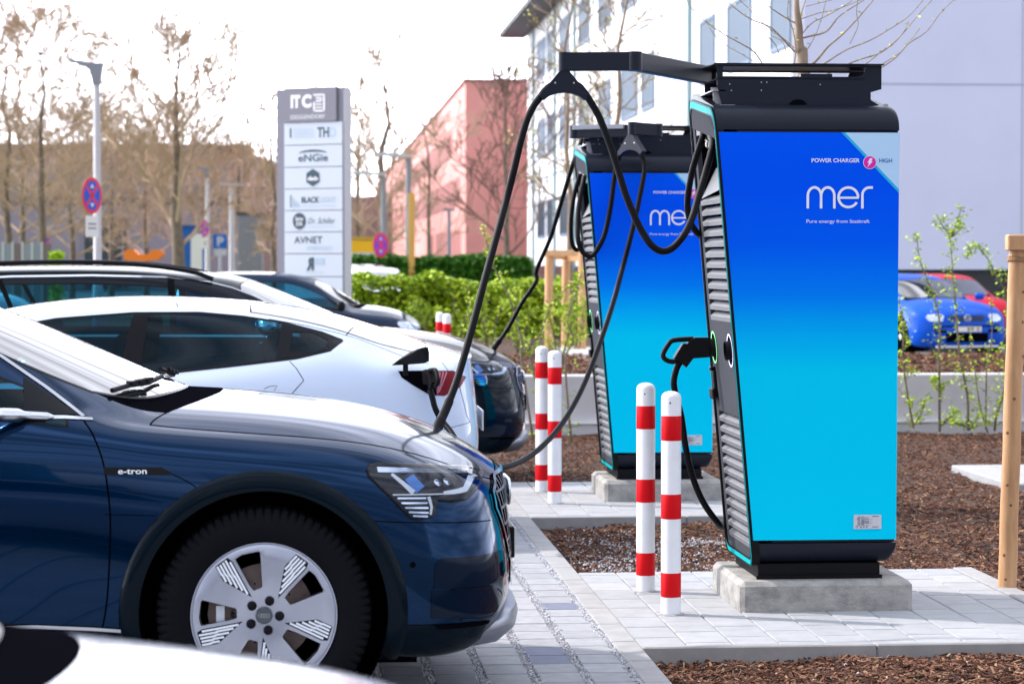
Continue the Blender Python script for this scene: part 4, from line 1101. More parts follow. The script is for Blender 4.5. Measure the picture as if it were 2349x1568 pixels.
def make_car(kind, name, label, cat, body_m, loc, rz=0., scale=(1, 1, 1), level=4, detail=True, group=None, roof_rails=True, wheels='aero', parts=True):
    root = thing(name, label, cat, loc, rz, group)
    suv = kind == 'suv'
    B = Body(suv_cage() if suv else sedan_cage(), suv_mat if suv else sedan_mat, level, SUV_CR if suv else SED_CR)
    wb = -2.928 if suv else -2.875; R0 = .3815 if suv else .335; ra = .441 if suv else .385; cz = R0 + .004
    B.arch(0, cz, ra); B.arch(wb, cz, ra)
    # classes
    if suv:
        dF = [(-.575, .30), (-.535, .70), (-.56, .90), (-.64, 1.085), (-1.69, 1.085), (-1.66, .30)]
        dR = [(-1.67, .30), (-1.70, 1.085), (-2.75, 1.085), (-2.62, .85), (-2.40, .45), (-2.37, .30)]
        belt = 1.085
    else:
        dF = [(-.50, .28), (-.45, .70), (-.48, .93), (-1.55, .97), (-1.55, .28)]
        dR = [(-1.56, .28), (-1.56, .985), (-2.72, 1.06), (-2.80, .97), (-2.66, .80), (-2.45, .55), (-2.38, .28)]
    cls = {}
    for j, f in enumerate(B.f):
        if not B.alive[j]: continue
        m_ = B.mi[j]; c = B.fc[j]; key = {0: 'body', 1: 'bonnet', 2: 'windscreen', 4: 'rear_window', 5: 'scuttle'}.get(m_)
        sd = -1 if c[1] < 0 else 1
        if not suv and m_ in (0, 3) and abs(c[1]) > .5: key = SIDEW if in_poly(c[0], c[2], SED_WIN) else 'body'
        if (suv and m_ == 3) or key == SIDEW: key = ('side_window', sd, 0 if c[0] > (-1.69 if suv else -1.555) else (1 if c[0] > (-2.78 if suv else -2.60) else 2))
        if not suv and m_ == 3 and not in_poly(c[0], c[2], SED_WIN): key = 'body'
        if (m_ == 0 or not suv) and not isinstance(key, tuple) and key == 'body' and abs(c[1]) > .72 and detail:
            if in_poly(c[0], c[2], dF): key = ('door', sd, 0)
            elif in_poly(c[0], c[2], dR): key = ('door', sd, 1)
        cls.setdefault(key, []).append(j)
    P = {}
    for key, fid in cls.items():
        nm = key[0] if isinstance(key, tuple) else key
        mm = {'windscreen': M_wind, 'rear_window': M_wind if suv else M_rearg, 'side_window': M_glass, 'scuttle': M_gap}.get(nm, body_m)
        P[key] = B.part(nm, fid, mm, root)
    # rubber seals and panel gaps
    mb = MB()
    B.edge_ribbon(mb, B.border((2, 4), (0, 5, 1)), .014 if suv else .010, .0012)
    if suv: B.edge_ribbon(mb, B.border((3,), (0,)), .012, .0012)
    else:
        for sd in (-1, 1): B.ribbon(mb, SED_WIN + SED_WIN[:1], .018, sd, .0016)
    if detail:
        B.edge_ribbon(mb, B.border((1,), (0, 5)), .006, .0010, 1)
        for sd in (-1, 1):
            for D_ in (dF, dR):
                pl = D_[:3] if D_ is dF else None
                if suv:
                    B.ribbon(mb, spline([(-.575, .30), (-.548, .45), (-.535, .70), (-.545, .84), (-.565, .94), (-.60, 1.02), (-.635, 1.065)], 6), .006, sd, .0012, 1)
                    B.ribbon(mb, [(-1.665, .30), (-1.695, 1.07)], .005, sd, .0012, 1); B.ribbon(mb, [(-1.695, 1.085), (-1.73, 1.5)], .05, sd, .0015, 0)
                    B.ribbon(mb, spline([(-2.37, .30), (-2.42, .48), (-2.62, .85), (-2.78, 1.08)], 5), .005, sd, .0012, 1)
                    B.ribbon(mb, [(-2.78, 1.08), (-2.98, 1.5)], .035, sd, .0015, 0)
                else:
                    B.ribbon(mb, spline([(-.50, .28), (-.45, .70), (-.48, .93)], 5), .005, sd, .0012, 1)
                    B.ribbon(mb, [(-1.555, .28), (-1.555, .97)], .005, sd, .0012, 1)
                    B.ribbon(mb, spline([(-2.38, .28), (-2.45, .55), (-2.66, .80)], 5) + [(-2.80, .955), (-2.76, 1.02), (-2.72, 1.062)], .004, sd, .0012, 1)
    mb.build('seal', [M_rubber, M_gap], root, smooth=180)
    # wheel wells and underbody
    mb = MB()
    for cx in (0, wb):
        for sd in (-1, 1):
            pr = [(ra - .002, sd * .935), (ra - .004, sd * .60)]
            n = 40; v = []; f = []
            for j, (r, y) in enumerate(pr):
                for k in range(n + 1): a = R(-40 + 260 * k / n); v.append((cx + r * math.cos(a), y, cz + r * math.sin(a)))
            f = [(k, k + 1, n + 2 + k, n + 1 + k) for k in range(n)]
            mb.add(v, f); mb.add([(cx, sd * .60, cz)] + [(cx + ra * math.cos(R(a)), sd * .60, cz + ra * math.sin(R(a))) for a in range(-40, 221, 10)], [(0, k, k + 1) for k in range(1, 26)])
    mb.box((wb - .55, -.70, .17), (.55, .70, .30)); mb.build('underbody', M_well, root)
    W = .250 if suv else .235; yw = .955 - W / 2 - .008 if suv else .915 - W / 2 - .01
    for cx in (0, wb):
        for sd in (-1, 1):
            if wheels == 'aero' and (sd == -1): wheel_aero(root, cx, sd * yw, sd, R0, W)
            else: wheel_simple(root, cx, sd * yw, sd, R0, W)
    interior(root, -.55 if suv else -.40, wb + .1, .85, 1.14 if suv else 1.02)
    return root, B, P
M_lampblue = mat('lamp_blue_reflection', (.06, .16, .42), .15, metal=.8)
def tri(mb, B, sd, pts, off, mi=0):
    """small filled shape laid on the body, given in side-view x,z"""
    H = [B.hit(p[0], p[1], sd) for p in pts]; v = [h[0] + h[1] * off for h in H]; n = H[0][1]
    c = (v[1] - v[0]).cross(v[2] - v[0]); f = tuple(range(len(v)))
    mb.add(v, [f if c.dot(n) > 0 else f[::-1]], mi)
M_lens = glass_mat('clear_lens', (.92, .95, .98), (.02, .03, .05), .0, opaque=.0, ior=1.35)
HEAD = [(.365, .89), (.374, .903), (.402, .909), (.50, .902), (.60, .892), (.70, .875), (.795, .857), (.807, .837), (.788, .815), (.751, .788), (.720, .771), (.677, .769), (.613, .777), (.608, .753), (.600, .722), (.561, .717), (.521, .721), (.499, .741), (.439, .804), (.373, .867)]
def dress_suv(root, B, near_only=False, rails=True, face_m=None, text=True, body_m=None):
    for sd in ((-1,) if near_only else (-1, 1)):
        # arch claddings
        for cx in (0, -2.928):
            cz = .3855; mb = MB(); rr = [(.440, -.045), (.438, .010), (.452, .016), (.480, .017), (.503, .012), (.509, .0005)]
            N = 64; v = []; a0, a1 = -26, 206
            for k in range(N + 1):
                a = R(a0 + (a1 - a0) * k / N)
                for (r, of) in rr:
                    x, z = cx + r * math.cos(a), cz + r * math.sin(a); zz = max(z, .215); p, n = B.hit(x, zz, sd)
                    v.append((x, p.y + sd * of if of > -.02 else p.y + sd * of, max(z, .20)))
            M_ = len(rr); f = [(k * M_ + j, k * M_ + j + 1, (k + 1) * M_ + j + 1, (k + 1) * M_ + j)[::(-1 if sd < 0 else 1)] for k in range(N) for j in range(M_ - 1)]
            mb.add(v, f); mb.build('arch_cladding', M_clad, root, smooth=50)
        # sill cladding and bright strip
        B.patch([(-.515, .335), (-2.40, .335), (-2.42, .20), (-.50, .20)], sd, .006, 'sill_cladding', M_clad, root, step=.05)
        mb = MB(); B.ribbon(mb, [(-.47, .332), (-.60, .342), (-.80, .352), (-1.2, .352), (-2.38, .350)], .012, sd, .008); mb.build('sill_strip', M_chrome, root, smooth=180)
        B.patch([(.447, .322), (.505, .34), (.60, .336), (.62, .318), (.80, .31), (.78, .255), (.70, .20), (.50, .18), (.447, .20)], sd, .004, 'lower_valance', M_clad, root)
        # lines on fender and bumper
        mb = MB()
        B.ribbon(mb, [(.391, .713), (.48, .707), (.606, .700), (.72, .692), (.822, .684)], .004, sd, .0012)
        B.ribbon(mb, [(-.553, .745), (-.379, .740)], .003, sd, .0012)
        B.ribbon(mb, spline([(-.315, .882), (-.27, .86), (-.235, .838)], 4), .004, sd, .0012)
        B.ribbon(mb, [(-.50, .34), (-.53, .30)], .004, sd, .0012)
        for p in ((.526, .555),):
            H = B.hit(p[0], p[1], sd); mb.lathe([(.011, 0), (.011, .0015), (.008, .0015), (.001, .001)], 14, 'z', 0, Matrix.Translation(H[0]) @ H[1].to_track_quat('Z', 'Y').to_matrix().to_4x4())
        mb.build('panel_line', M_gap, root)
        # badge strip on the fender
        bd = B.patch([(-.560, .909), (-.357, .908), (-.312, .884), (-.34, .881), (-.556, .883)], sd, .0022, 'fender_badge', M_black, root)
        if text:
            v, f, w = text2d('e-tron', .02); L = .100; x0 = -.508; y = B.hit(-.46, .893, sd)[0].y + sd * .0045; s_ = L / w
            t_ = MB(); P_ = [(x0 + p[0] * s_ if sd < 0 else x0 + L - p[0] * s_, y, .8865 + p[1] * s_ * .72) for p in v]
            t_.add(P_, f if sd < 0 else f); t_.build('lettering', M_lampwht, bd)
        # headlight: dark housing, bright guides, clear lens over it
        hl = B.patch(HEAD, sd, .0015, 'headlight', M_lampdark, root, step=.015)
        g = MB()
        B.ribbon(g, [(.402, .889), (.545, .880), (.66, .868), (.775, .850)], .023, sd, .0035)
        g.build('light_guide', M_lampsil, hl, smooth=180)
        g = MB()
        B.ribbon(g, [(.452, .872), (.492, .840), (.530, .806)], .013, sd, .004, w2=.022)
        B.ribbon(g, [(.455, .8025), (.56, .799), (.684, .793)], .005, sd, .0045)
        B.ribbon(g, [(.640, .798), (.70, .800), (.722, .803), (.752, .838)], .013, sd, .004, w2=.026)
        B.ribbon(g, [(.752, .838), (.776, .838)], .012, sd, .004)
        B.ribbon(g, [(.584, .790), (.594, .755), (.590, .728)], .014, sd, .004, w2=.008)
        g.build('light_guide', M_lampwht, hl, smooth=180)
        g = MB()
        for (xa, za, xb, zb) in ((.472, .790, .575, .786), (.486, .773, .580, .769), (.499, .7565, .582, .752), (.512, .741, .583, .735), (.527, .7275, .580, .7225)):
            B.ribbon(g, [(xa, za), (xb, zb)], .0062, sd, .0040)
        bl = MB(); B.ribbon(bl, [(.515, .860), (.555, .815)], .048, sd, .0028); B.ribbon(bl, [(.70, .848), (.735, .812)], .022, sd, .0028); bl.build('blue_reflection', M_lampblue, hl, smooth=180)  # bluish patches paint a blue reflection over the dark housing
        for q in (.62, .655):
            H = B.hit(q, .835, sd); g.lathe([(.017, .0), (.015, .004), (.006, .003), (.002, .006)], 14, 'z', 0, Matrix.Translation(H[0]) @ H[1].to_track_quat('Z', 'Y').to_matrix().to_4x4())
        g.build('reflector', M_lampsil, hl, smooth=180)
        B.patch(HEAD, sd, .0095, 'lens', M_lens, hl, step=.015)
        mb = MB(); B.ribbon(mb, HEAD + HEAD[:1], .010, sd, .0028); mb.build('lamp_seal', M_rubber, hl, smooth=180)
        # air intakes in the bumper
        B.patch([(.627, .572), (.866, .568), (.893, .545), (.905, .469), (.843, .458), (.673, .460), (.600, .466), (.607, .555)], sd, .0025, 'air_intake', M_lampdark, root)
        it = B.patch([(.593, .458), (.673, .456), (.817, .448), (.843, .432), (.869, .393), (.859, .366), (.819, .336), (.703, .346), (.591, .359)], sd, .0025, 'air_intake', M_lampdark, root)
        mb = MB(); B.ribbon(mb, spline([(.673, .456), (.817, .448), (.856, .43), (.876, .393), (.862, .36), (.819, .334), (.703, .344)], 4), .010, sd, .005); mb.build('intake_trim', body_m or M_clad, it, smooth=180)
        B.patch([(.599, .336), (.813, .326), (.807, .312), (.617, .319)], sd, .006, 'bumper_slot', M_gap, root)
        # window chrome
        mb = MB(); B.ribbon(mb, [(-3.75, 1.088), (-2.9, 1.092), (-2.3, 1.090), (-1.6, 1.088), (-.93, 1.083), (-.70, 1.078), (-.607, 1.070)], .017, sd, .0035)
        B.ribbon(mb, [(-.640, 1.080), (-.781, 1.179), (-.951, 1.290), (-1.12, 1.375), (-1.28, 1.435), (-1.45, 1.478), (-1.75, 1.515), (-2.3, 1.528), (-2.9, 1.52), (-3.4, 1.49)], .016, sd, .0035)
        mb.build('window_trim', M_chrome, root, smooth=180)
        B.patch([(-.862, 1.215), (-.66, 1.086), (-.845, 1.092)], sd, .003, 'mirror_triangle', M_rubber, root)
        # mirror
        mr = thing('door_mirror', None, None); mr.parent = root; del_keys = [k for k in ('label', 'category', 'group') if k in mr.keys()]
        mb = MB(); n = 14; L = []
        for i in range(n + 1):
            t = i / n; r_ = math.sin(PI * min(1, max(0.02, t)) ** .8) ** .6
            for k in range(16):
                a = 2 * PI * k / 16; L.append((-1.00 + .085 * math.cos(a) * r_ - .02, sd * (.93 + .24 * t), 1.165 + .075 * math.sin(a) * r_))
        mb.add(L, [(i * 16 + k, i * 16 + (k + 1) % 16, (i + 1) * 16 + (k + 1) % 16, (i + 1) * 16 + k)[::(-1 if sd > 0 else 1)] for i in range(n) for k in range(16)])
        mb.build('mirror_housing', M_chrome, mr, smooth=60)
        mb = MB(); mb.tube(spline([(-1.0, sd * 1.0, 1.10), (-.93, sd * .93, 1.095), (-.84, sd * .86, 1.088), (-.74, sd * .83, 1.080)], 4), [.034] * 4 + [.026] * 4 + [.016] * 4 + [.007], 10, 0)
        mb.build('mirror_foot', M_chrome, mr, smooth=60)
        # door handles
        for hx in (-1.52, -2.48):
            p, n_ = B.hit(hx, .93, sd); mb = MB(); mb.box((hx - .11, p.y + sd * .012, .915), (hx + .11, p.y + sd * .034, .940), 0, bev=.008); mb.build('door_handle', body_m or M_clad, root)
        if rails:
            mb = MB(); mb.tube(spline([(-1.42, sd * .60, 1.500), (-1.60, sd * .605, 1.560), (-2.0, sd * .61, 1.612), (-2.5, sd * .61, 1.628), (-3.1, sd * .60, 1.612), (-3.55, sd * .575, 1.555)], 6), .017, 8)
            mb.build('roof_rail', M_black, root, smooth=60)
        B.patch([(-3.93, .99), (-3.99, .93), (-3.95, .86), (-3.60, .90), (-3.55, .96)], sd, .004, 'tail_light', M_redlamp, root)
        # wiper
        mb = MB()
        P_ = [B.hit(x, y, 1, 'z')[0] for x, y in ((-.555, sd * .60), (-.50, sd * .50), (-.44, sd * .40), (-.40, sd * .20))] if sd < 0 else [B.hit(x, y, 1, 'z')[0] for x, y in ((-.42, .05), (-.40, .12), (-.38, .25), (-.42, .42))]
        mb.tube([p + Vector((0, 0, .022)) for p in P_], .010, 6)
        d = (P_[2] - P_[0]).normalized()
        for q in range(3): mb.bar(P_[1] + d * (.05 * q) + Vector((0, 0, .030)), P_[1] + d * (.05 * q + .038) + Vector((0, 0, .030)), .03, .014, 0)
        mb.build('wiper', M_black, root, smooth=40)
    # grille with upright bars, frame, rings and plate holder
    gp = [(-.37, .825), (.37, .825), (.56, .775), (.60, .72), (.52, .57), (.44, .44), (.30, .40), (-.30, .40), (-.44, .44), (-.52, .57), (-.60, .72), (-.56, .775)]
    gr = B.patch(gp, 1, .003, 'grille', M_gap, root, ax='x', step=.03)
    mb = MB(); B.ribbon(mb, gp + gp[:1], .016, 1, .010, ax='x'); mb.build('grille_frame', M_chrome, gr, smooth=180)
    mb = MB()
    for q in range(-8, 9):
        y = q * .065
        z1 = .815 if abs(y) < .37 else .825 - (abs(y) - .37) * .27 - .01; z0 = .41 if abs(y) < .30 else .40 + (abs(y) - .30) * (.55 if abs(y) < .5 else 1.1)
        if z1 - z0 > .05: B.ribbon(mb, [(y, z0 + .01), (y, z1)], .014, 1, .008, ax='x')
    for z in (.47, .53, .59, .65, .71, .77):
        B.ribbon(mb, [(-.50 if z > .5 else -.42, z), (.50 if z > .5 else .42, z)], .010, 1, .006, ax='x')
    mb.build('grille_bar', M_aludark, gr, smooth=180)
    mb = MB()
    for q in (-1.5, -.5, .5, 1.5):
        p = B.hit(q * .07, .735, 1, 'x')[0]; mb.tube([(p.x + .020, q * .07 + .047 * math.cos(R(a)), .735 + .047 * math.sin(R(a))) for a in range(0, 361, 20)], .006, 6, cap=False)
    mb.build('ring_emblem', M_chrome, gr, smooth=60)
    mb = MB(); mb.box((.915, -.27, .495), (.945, .27, .615), 0, bev=.004); mb.box((.9455, -.26, .500), (.9475, .26, .610), 1); mb.build('number_plate', [M_black, M_plate2], root)
    # silver skid lip under the bumper
    P = spline([(.60, -.80), (.74, -.74), (.86, -.60), (.93, -.38), (.955, 0), (.93, .38), (.86, .60), (.74, .74), (.60, .80)], 6); v = []; N = len(P)
    for i, p in enumerate(P):
        t = Vector((P[min(i + 1, N - 1)][0] - P[max(i - 1, 0)][0], P[min(i + 1, N - 1)][1] - P[max(i - 1, 0)][1])).normalized(); n = Vector((t.y, -t.x)); e = min(1, max(.12, 1 - abs(p[1]) / .82) * 2.4)
        for (o_, z) in ((-.03, .335), (.004, .325), (.014, .295), (.006, .255), (-.05, .205), (-.16, .180), (-.17, .20)):
            zz = z if z > .25 else z; q = .3 + .7 * e
            v.append((p[0] + n.x * o_ * q, p[1] + n.y * o_ * q, .26 + (zz - .26) * q))
    M_ = 7; mb = MB(); mb.add(v, [(i * M_ + j, i * M_ + j + 1, (i + 1) * M_ + j + 1, (i + 1) * M_ + j)[::-1] for i in range(N - 1) for j in range(M_ - 1)])
    mb.build('skid_lip', M_chrome if False else mat('silver_lip', (.24, .26, .31), .35, metal=.6), root, smooth=50)
def dress_sedan(root, B, charging=False, body_m=None):
    for sd in (-1, 1):
        mb = MB()
        B.ribbon(mb, [(-1.80, 1.335), (-1.86, 1.335), (-1.90, 1.335)], .010, sd, .002) if False else None
        v_ = [(-1.822, 1.325), (-1.912, 1.328), (-1.866, .99), (-1.745, .985)]
        bp = B.patch(v_, sd, .0022, 'door_pillar', M_rubber, root, step=.03)
        B.ribbon(mb, [(-2.686, 1.272), (-2.650, 1.066)], .022, sd, .0024)
        B.patch([(-2.69, 1.270), (-2.90, 1.218), (-3.012, 1.176), (-2.945, 1.128), (-2.93, 1.154), (-2.94, 1.178), (-2.845, 1.222), (-2.735, 1.226), (-2.72, 1.113), (-2.85, 1.110), (-2.93, 1.140), (-2.935, 1.126), (-2.755, 1.086), (-2.66, 1.078)], sd, .0022, 'quarter_blackout', M_rubber, root, step=.02)
        mb.build('window_divider', M_rubber, root, smooth=180)
        mb = MB()
        B.ribbon(mb, [(-2.60, 1.298), (-2.80, 1.262), (-3.0, 1.216), (-3.12, 1.180), (-3.373, 1.082), (-3.52, 1.040)], .004, sd, .0014)
        B.ribbon(mb, [(-3.60, 1.045), (-3.70, .90), (-3.74, .74), (-3.76, .70)], .004, sd, .0014)
        B.ribbon(mb, [(-2.575, .908), (-2.612, .925), (-2.80 + .15, .925), (-2.633, .899)], .003, sd, .0014)
        B.ribbon(mb, [(-3.76, .70), (-3.55, .66), (-3.35, .62)], .003, sd, .0014)
        H1, H2 = B.hit(-2.04, .60 * sd, 1, 'z'), B.hit(-2.1, .3 * sd, 1, 'z')
        B.ribbon(mb, [(-2.03, sd * .40), (-2.06, sd * .50), (-2.075, sd * .575)], .005, 1, .0014, ax='z')
        B.ribbon(mb, [(-3.09, sd * .48), (-3.046, sd * .614)], .005, 1, .0014, ax='z')
        mb.build('panel_line', M_gap, root)
        B.patch([(-3.556, 1.000), (-3.66, .998), (-3.74, .958), (-3.70, .905), (-3.605, .859), (-3.556, .864)], sd, .004, 'tail_light', M_redlamp, root)
        g = MB(); [B.ribbon(g, [(-3.562 - .004 * q, .870 + .004 * q), (-3.560 - .020 * q, .992)], .004, sd, .006, w2=.011) for q in range(4)]; g.build('lamp_element', mat('lamp_pink', (.42, .12, .18), .4), root, smooth=180)
        for hx in (-1.62,):
            p, n_ = B.hit(hx, .88, sd); mb = MB(); mb.box((hx - .09, p.y - sd * .004, .87), (hx + .09, p.y + sd * .004, .892), 0, bev=.003); mb.build('door_handle', body_m, root)
        mb = MB(); mb.box((-.78, sd * .86, .95), (-.70, sd * 1.06, 1.07), 0, bev=.03); mb.box((-.76, sd * .80, .95), (-.72, sd * .88, .975), 0); mb.build('door_mirror', body_m, root, smooth=40)
        B.patch([(.30, .72), (.55, .70), (.66, .64), (.62, .60), (.48, .62)], sd, .003, 'headlight', M_lampdark, root)
    mb = MB(); mb.box((-3.862, -.26, .62), (-3.87, .26, .74)); mb.build('number_plate', M_plate2, root)
    # glass roof between the windscreen and the rear screen
M_blue = paint('metallic_blue_paint', (.0, .019, .062), rough=.13, metal=.85, coat=.5)
M_grey = paint('dark_grey_paint', (.004, .008, .014), rough=.32, metal=.3, coat=.6)
M_pearl = paint('pearl_white_paint', (.56, .66, .83), rough=.35, spec=.2)
ET = (-.167, 9.4875, 0)
etron, B1, P1 = make_car('suv', 'parked_car', 'metallic dark blue electric SUV charging in front of the nearest station', 'car', M_blue, ET, group='cars parked at the chargers', level=5)
dress_suv(etron, B1, rails=True, body_m=M_blue)
TS = (-2.84, 14.675, 0)
tesla, B2, P2 = make_car('sedan', 'parked_car', 'white fastback car parked nose out with its charge flap open', 'car', M_pearl, TS, rz=PI, group='cars parked at the chargers', level=5, wheels='simple')
dress_sedan(tesla, B2, True, M_pearl)
GR = (.70, 18.67, 0)
grey, B3, P3 = make_car('suv', 'parked_car', 'dark grey SUV with roof rails, behind the white car', 'car', M_grey, GR, group='cars parked at the chargers', level=4)
dress_suv(grey, B3, rails=True, body_m=M_grey)
# ------------------------------------------------------------------ bollards
M_bw = mat('bollard_white', (.78, .80, .84), .4, noise=.05, nscale=9)
M_br = mat('bollard_red', (.62, .003, .008), .5, spec=.15)
def bollard(x, y, label, first=None):
    if first is None:
        b = thing('bollard', label, 'bollard', (x, y, 0), 0, 'red and white bollards along the kerb')
        m = MB(); m.lathe([(.046, -.15), (.046, 1.004), (.0445, 1.012), (.040, 1.021), (.030, 1.029), (.016, 1.0335), (.001, 1.035)], 40); m.build('post', M_bw, b, smooth=40)
        for z0, z1 in ((.086, .198), (.447, .561), (.808, .922)):
            m = MB(); m.lathe([(.0464, z0), (.0468, z0 + .001), (.0468, z1 - .001), (.0464, z1)], 40, cap=False); m.build('reflective_band', M_br, b, smooth=40)
        m = MB(); m.lathe([(.004, 0), (.004, -.001), (.0005, -.001)], 10, 'y', 0, Matrix.Translation((-.012, -.0448, .982))); m.build('screw', M_black, b)
        m = MB(); m.lathe([(.066, .0), (.064, .006), (.047, .009)], 24, cap=False); m.build('ground_collar', M_joint, b, smooth=60)
        return b
    c = copy_tree(first); c.location = (x, y, 0); c['label'] = label; return c
bo = bollard(1.655, 11.025, 'red and white bollard closest to the camera, right one of the front pair')
bollard(1.645, 11.80, 'red and white bollard standing left of the front pair, beside the nearest station', bo)
bollard(1.635, 16.16, 'right bollard of the middle pair, on the pad of the station further back', bo)
bollard(1.628, 16.99, 'left bollard of the middle pair, just behind its twin', bo)
bollard(1.56, 27.7, 'right bollard of the distant pair in front of the light green hedge', bo)
bollard(1.52, 28.5, 'left bollard of the distant pair in front of the light green hedge', bo)
# ------------------------------------------------------------------ charging cables
def cr(x, y, ox, oy, s): return ((ox + x / s) / 1.0898, (oy + y / s) / 1.0898)
def path(lst):
    """(u, v, Y) measured points, Y may be None = interpolate"""
    Ys = [p[2] if len(p) > 2 else None for p in lst]; ks = [i for i, y in enumerate(Ys) if y is not None]
    Ys = np.interp(range(len(lst)), ks, [Ys[k] for k in ks])
    return [at(p[0], p[1], y) for p, y in zip(lst, Ys)]
def cable(lst, r, label, boots=(), n=10):
    P = spline([tuple(p) for p in path(lst)], n); rs = [r] * len(P)
    for (i0, i1, rr) in boots:
        for i in range(len(P))[i0:i1]: rs[i] = rr
    m = MB(); m.tube(P, rs, 14); o = m.build('charging_cable', M_cable, smooth=60)
    tag(o, label, 'cable', 'charging cables'); return o, P
c3 = lambda x, y: cr(x, y, 1250, 100, 2.6133)
A = [(*c3(1386, 640), 11.27), (*c3(1388, 700), 11.2), (1617, 402), (1602, 451), (1589, 497), (1569, 539, 10.99), (1542, 569), (1518, 576), (1495, 563, 10.98), (1475, 535), (1454, 493), (1432, 437), (1415, 380), (1396, 324), (1374, 268, 11.08), (1352, 229), (1338, 209, 11.10), (1325, 196), (1298, 190), (1270, 194), (1252, 206), (1240, 222, 11.10), (1222, 247), (1207, 281), (1193, 330), (1179, 390), (1162, 457, 11.0), (1147, 513), (1130, 575), (1111, 645), (1090, 725), (1068, 805), (1046, 878), (1024, 935), (1006, 975, 10.3), (997, 1003, 10.24), (992, 1022, 10.22)]
cable(A, .0164, 'thick black cable looping from the nearest station over its arm down to the blue SUV', boots=((-34, -24, .020), (-24, None, .0235)))
c1 = lambda x, y: cr(x, y, 1650, 600, 3.135)
Bp = [(1613, 306, 11.52), (*c3(1318, 655), 11.5), c3(1290, 740), c3(1255, 860), c3(1230, 1000), (*c3(1226, 1100), 11.62), c3(1245, 1190), c3(1280, 1250), (1610, 545, 11.86), (1650, 600, 12.0), (1690, 900, 12.05), (1690, 1180, 12.0), (1660, 1208, 11.86), (1640, 1190, 11.74), (1611, 1147), (1588, 1090), (1573, 1025), (1563, 955), (1549, 900, 11.7), (1546, 872), (1553, 843), (1564, 824, 11.69)]
cable(Bp, .0158, 'black cable of the plug resting in the nearest station, coming out low at its side')
Cp = [(*c3(551, 895), 16.42), c3(545, 930), c3(520, 1050), c3(508, 1180), (*c3(509, 1285), 16.2), c3(530, 1370), c3(580, 1413), c3(622, 1388), c3(680, 1280), c3(720, 1100), c3(747, 900), (*c3(768, 790), 16.2), c3(800, 722), c3(850, 690), (*c3(900, 715), 16.2), c3(935, 775), c3(943, 850), c3(925, 960), c3(890, 1130), c3(850, 1300), (1425, 626, 16.0), (1405, 700), (1375, 790), (1340, 880), (1300, 955), (1255, 1012), (1205, 1052, 14.2), (1152, 1071), (1100, 1065, 13.35), (1060, 1030, 13.45), (1034, 990, 13.6), (1012, 962, 13.68), (998, 935), (991, 908), (986, 893, 13.72)]
cable(Cp, .0172, 'black cable hanging from the folded arm of the further station down to the white car')
Dp = [(1345, 300, 17.25), (1325, 345, 17.2), c3(470, 830), c3(400, 1060), c3(330, 1290), c3(240, 1500), (1230, 645), (1198, 694), (1166, 752), (1139, 790, 19.35), (1132, 800, 19.4)]
cable(Dp, .0165, 'black cable slanting left from behind the further station to the dark grey SUV', boots=((-14, None, .024),))
Ep = [(*c3(522, 880), 16.85), c3(508, 930), c3(488, 1000), c3(466, 1150), c3(466, 1300), c3(488, 1362), (1330, 570, 17.0), (1350, 545, 17.1)]
cable(Ep, .0158, 'short black cable loop at the left edge of the further station')
# ---- plug parked in the nearest station, plug in the white car
def ccs_plug(M, label):
    r = thing('charging_plug', label, 'plug', (0, 0, 0), 0, None)
    m = MB(); m.prism([(0.004, .050), (-.070, .050), (-.098, .032), (-.158, -.052), (-.112, -.096), (-.078, -.052), (.004, -.046)], -.026, .026, 'y', 0, M)
    m.prism([(-.105, .020), (-.13, .02), (-.172, -.048), (-.150, -.064)], -.030, .030, 'y', 0, M)
    m.build('plug_body', M_black, r, smooth=25)
    m = MB(); m.tube([M @ Vector((x, 0, z)) for x, z in spline([(-.075, .043), (-.172, .036), (-.200, .012), (-.224, -.034), (-.208, -.060), (-.170, -.068), (-.145, -.052)], 4)], .0125, 8); m.build('handle', M_black, r, smooth=60)
    return r
ccs_plug(Matrix.Translation((CH_X - .135 + .072, 11.10 + .585, BLK_H + 1.066)), 'black charging plug with loop handle parked in the green ring of the nearest station')
PL = Matrix.Translation((.66, 13.86, .965)) @ Matrix.Rotation(R(-72), 4, 'Z') @ Matrix.Rotation(PI, 4, 'Z') @ Matrix.Rotation(R(8), 4, 'Y') @ Matrix.Scale(.85, 4)
ccs_plug(PL, 'black charging plug stuck in the rear side of the white car')
def tesla_local(p): return (-(p[0] - TS[0]), -(p[1] - TS[1]), p[2])
c6 = lambda x, y: cr(x, y, 850, 700, 2.852)
m = MB(); F_ = [at(*c6(*q), 13.80) for q in ((372, 608), (420, 570), (500, 520), (575, 489), (612, 482), (632, 484), (639, 520), (638, 580), (600, 596), (480, 602))]
f3 = [tesla_local(p) for p in F_]; n_ = len(f3)
m.add([(a[0], a[1] - .05 * (1 - (i in (0, 1, 9))), a[2]) for i, a in enumerate(f3)] + [(a[0], a[1] - .012 - .05 * (1 - (i in (0, 1, 9))), a[2] + .004) for i, a in enumerate(f3)], [tuple(range(n_)), tuple(range(2 * n_ - 1, n_ - 1, -1))] + [(i, i + n_, (i + 1) % n_ + n_, (i + 1) % n_) for i in range(n_)])
m.build('charge_flap', M_black, tesla)
m = MB(); a, b = [Vector(tesla_local(at(*c6(*q), 13.84))) for q in ((467, 596), (468, 682))]; m.bar(a, b, .03, .012, up=(0, 1, 0)); m.build('flap_hinge', M_black, tesla)
B2.patch([(-3.338, 1.002), (-3.556, 1.004), (-3.556, .862), (-3.52, .866), (-3.423, .922), (-3.359, .966)], 1, .003, 'charge_port', M_gap, tesla)
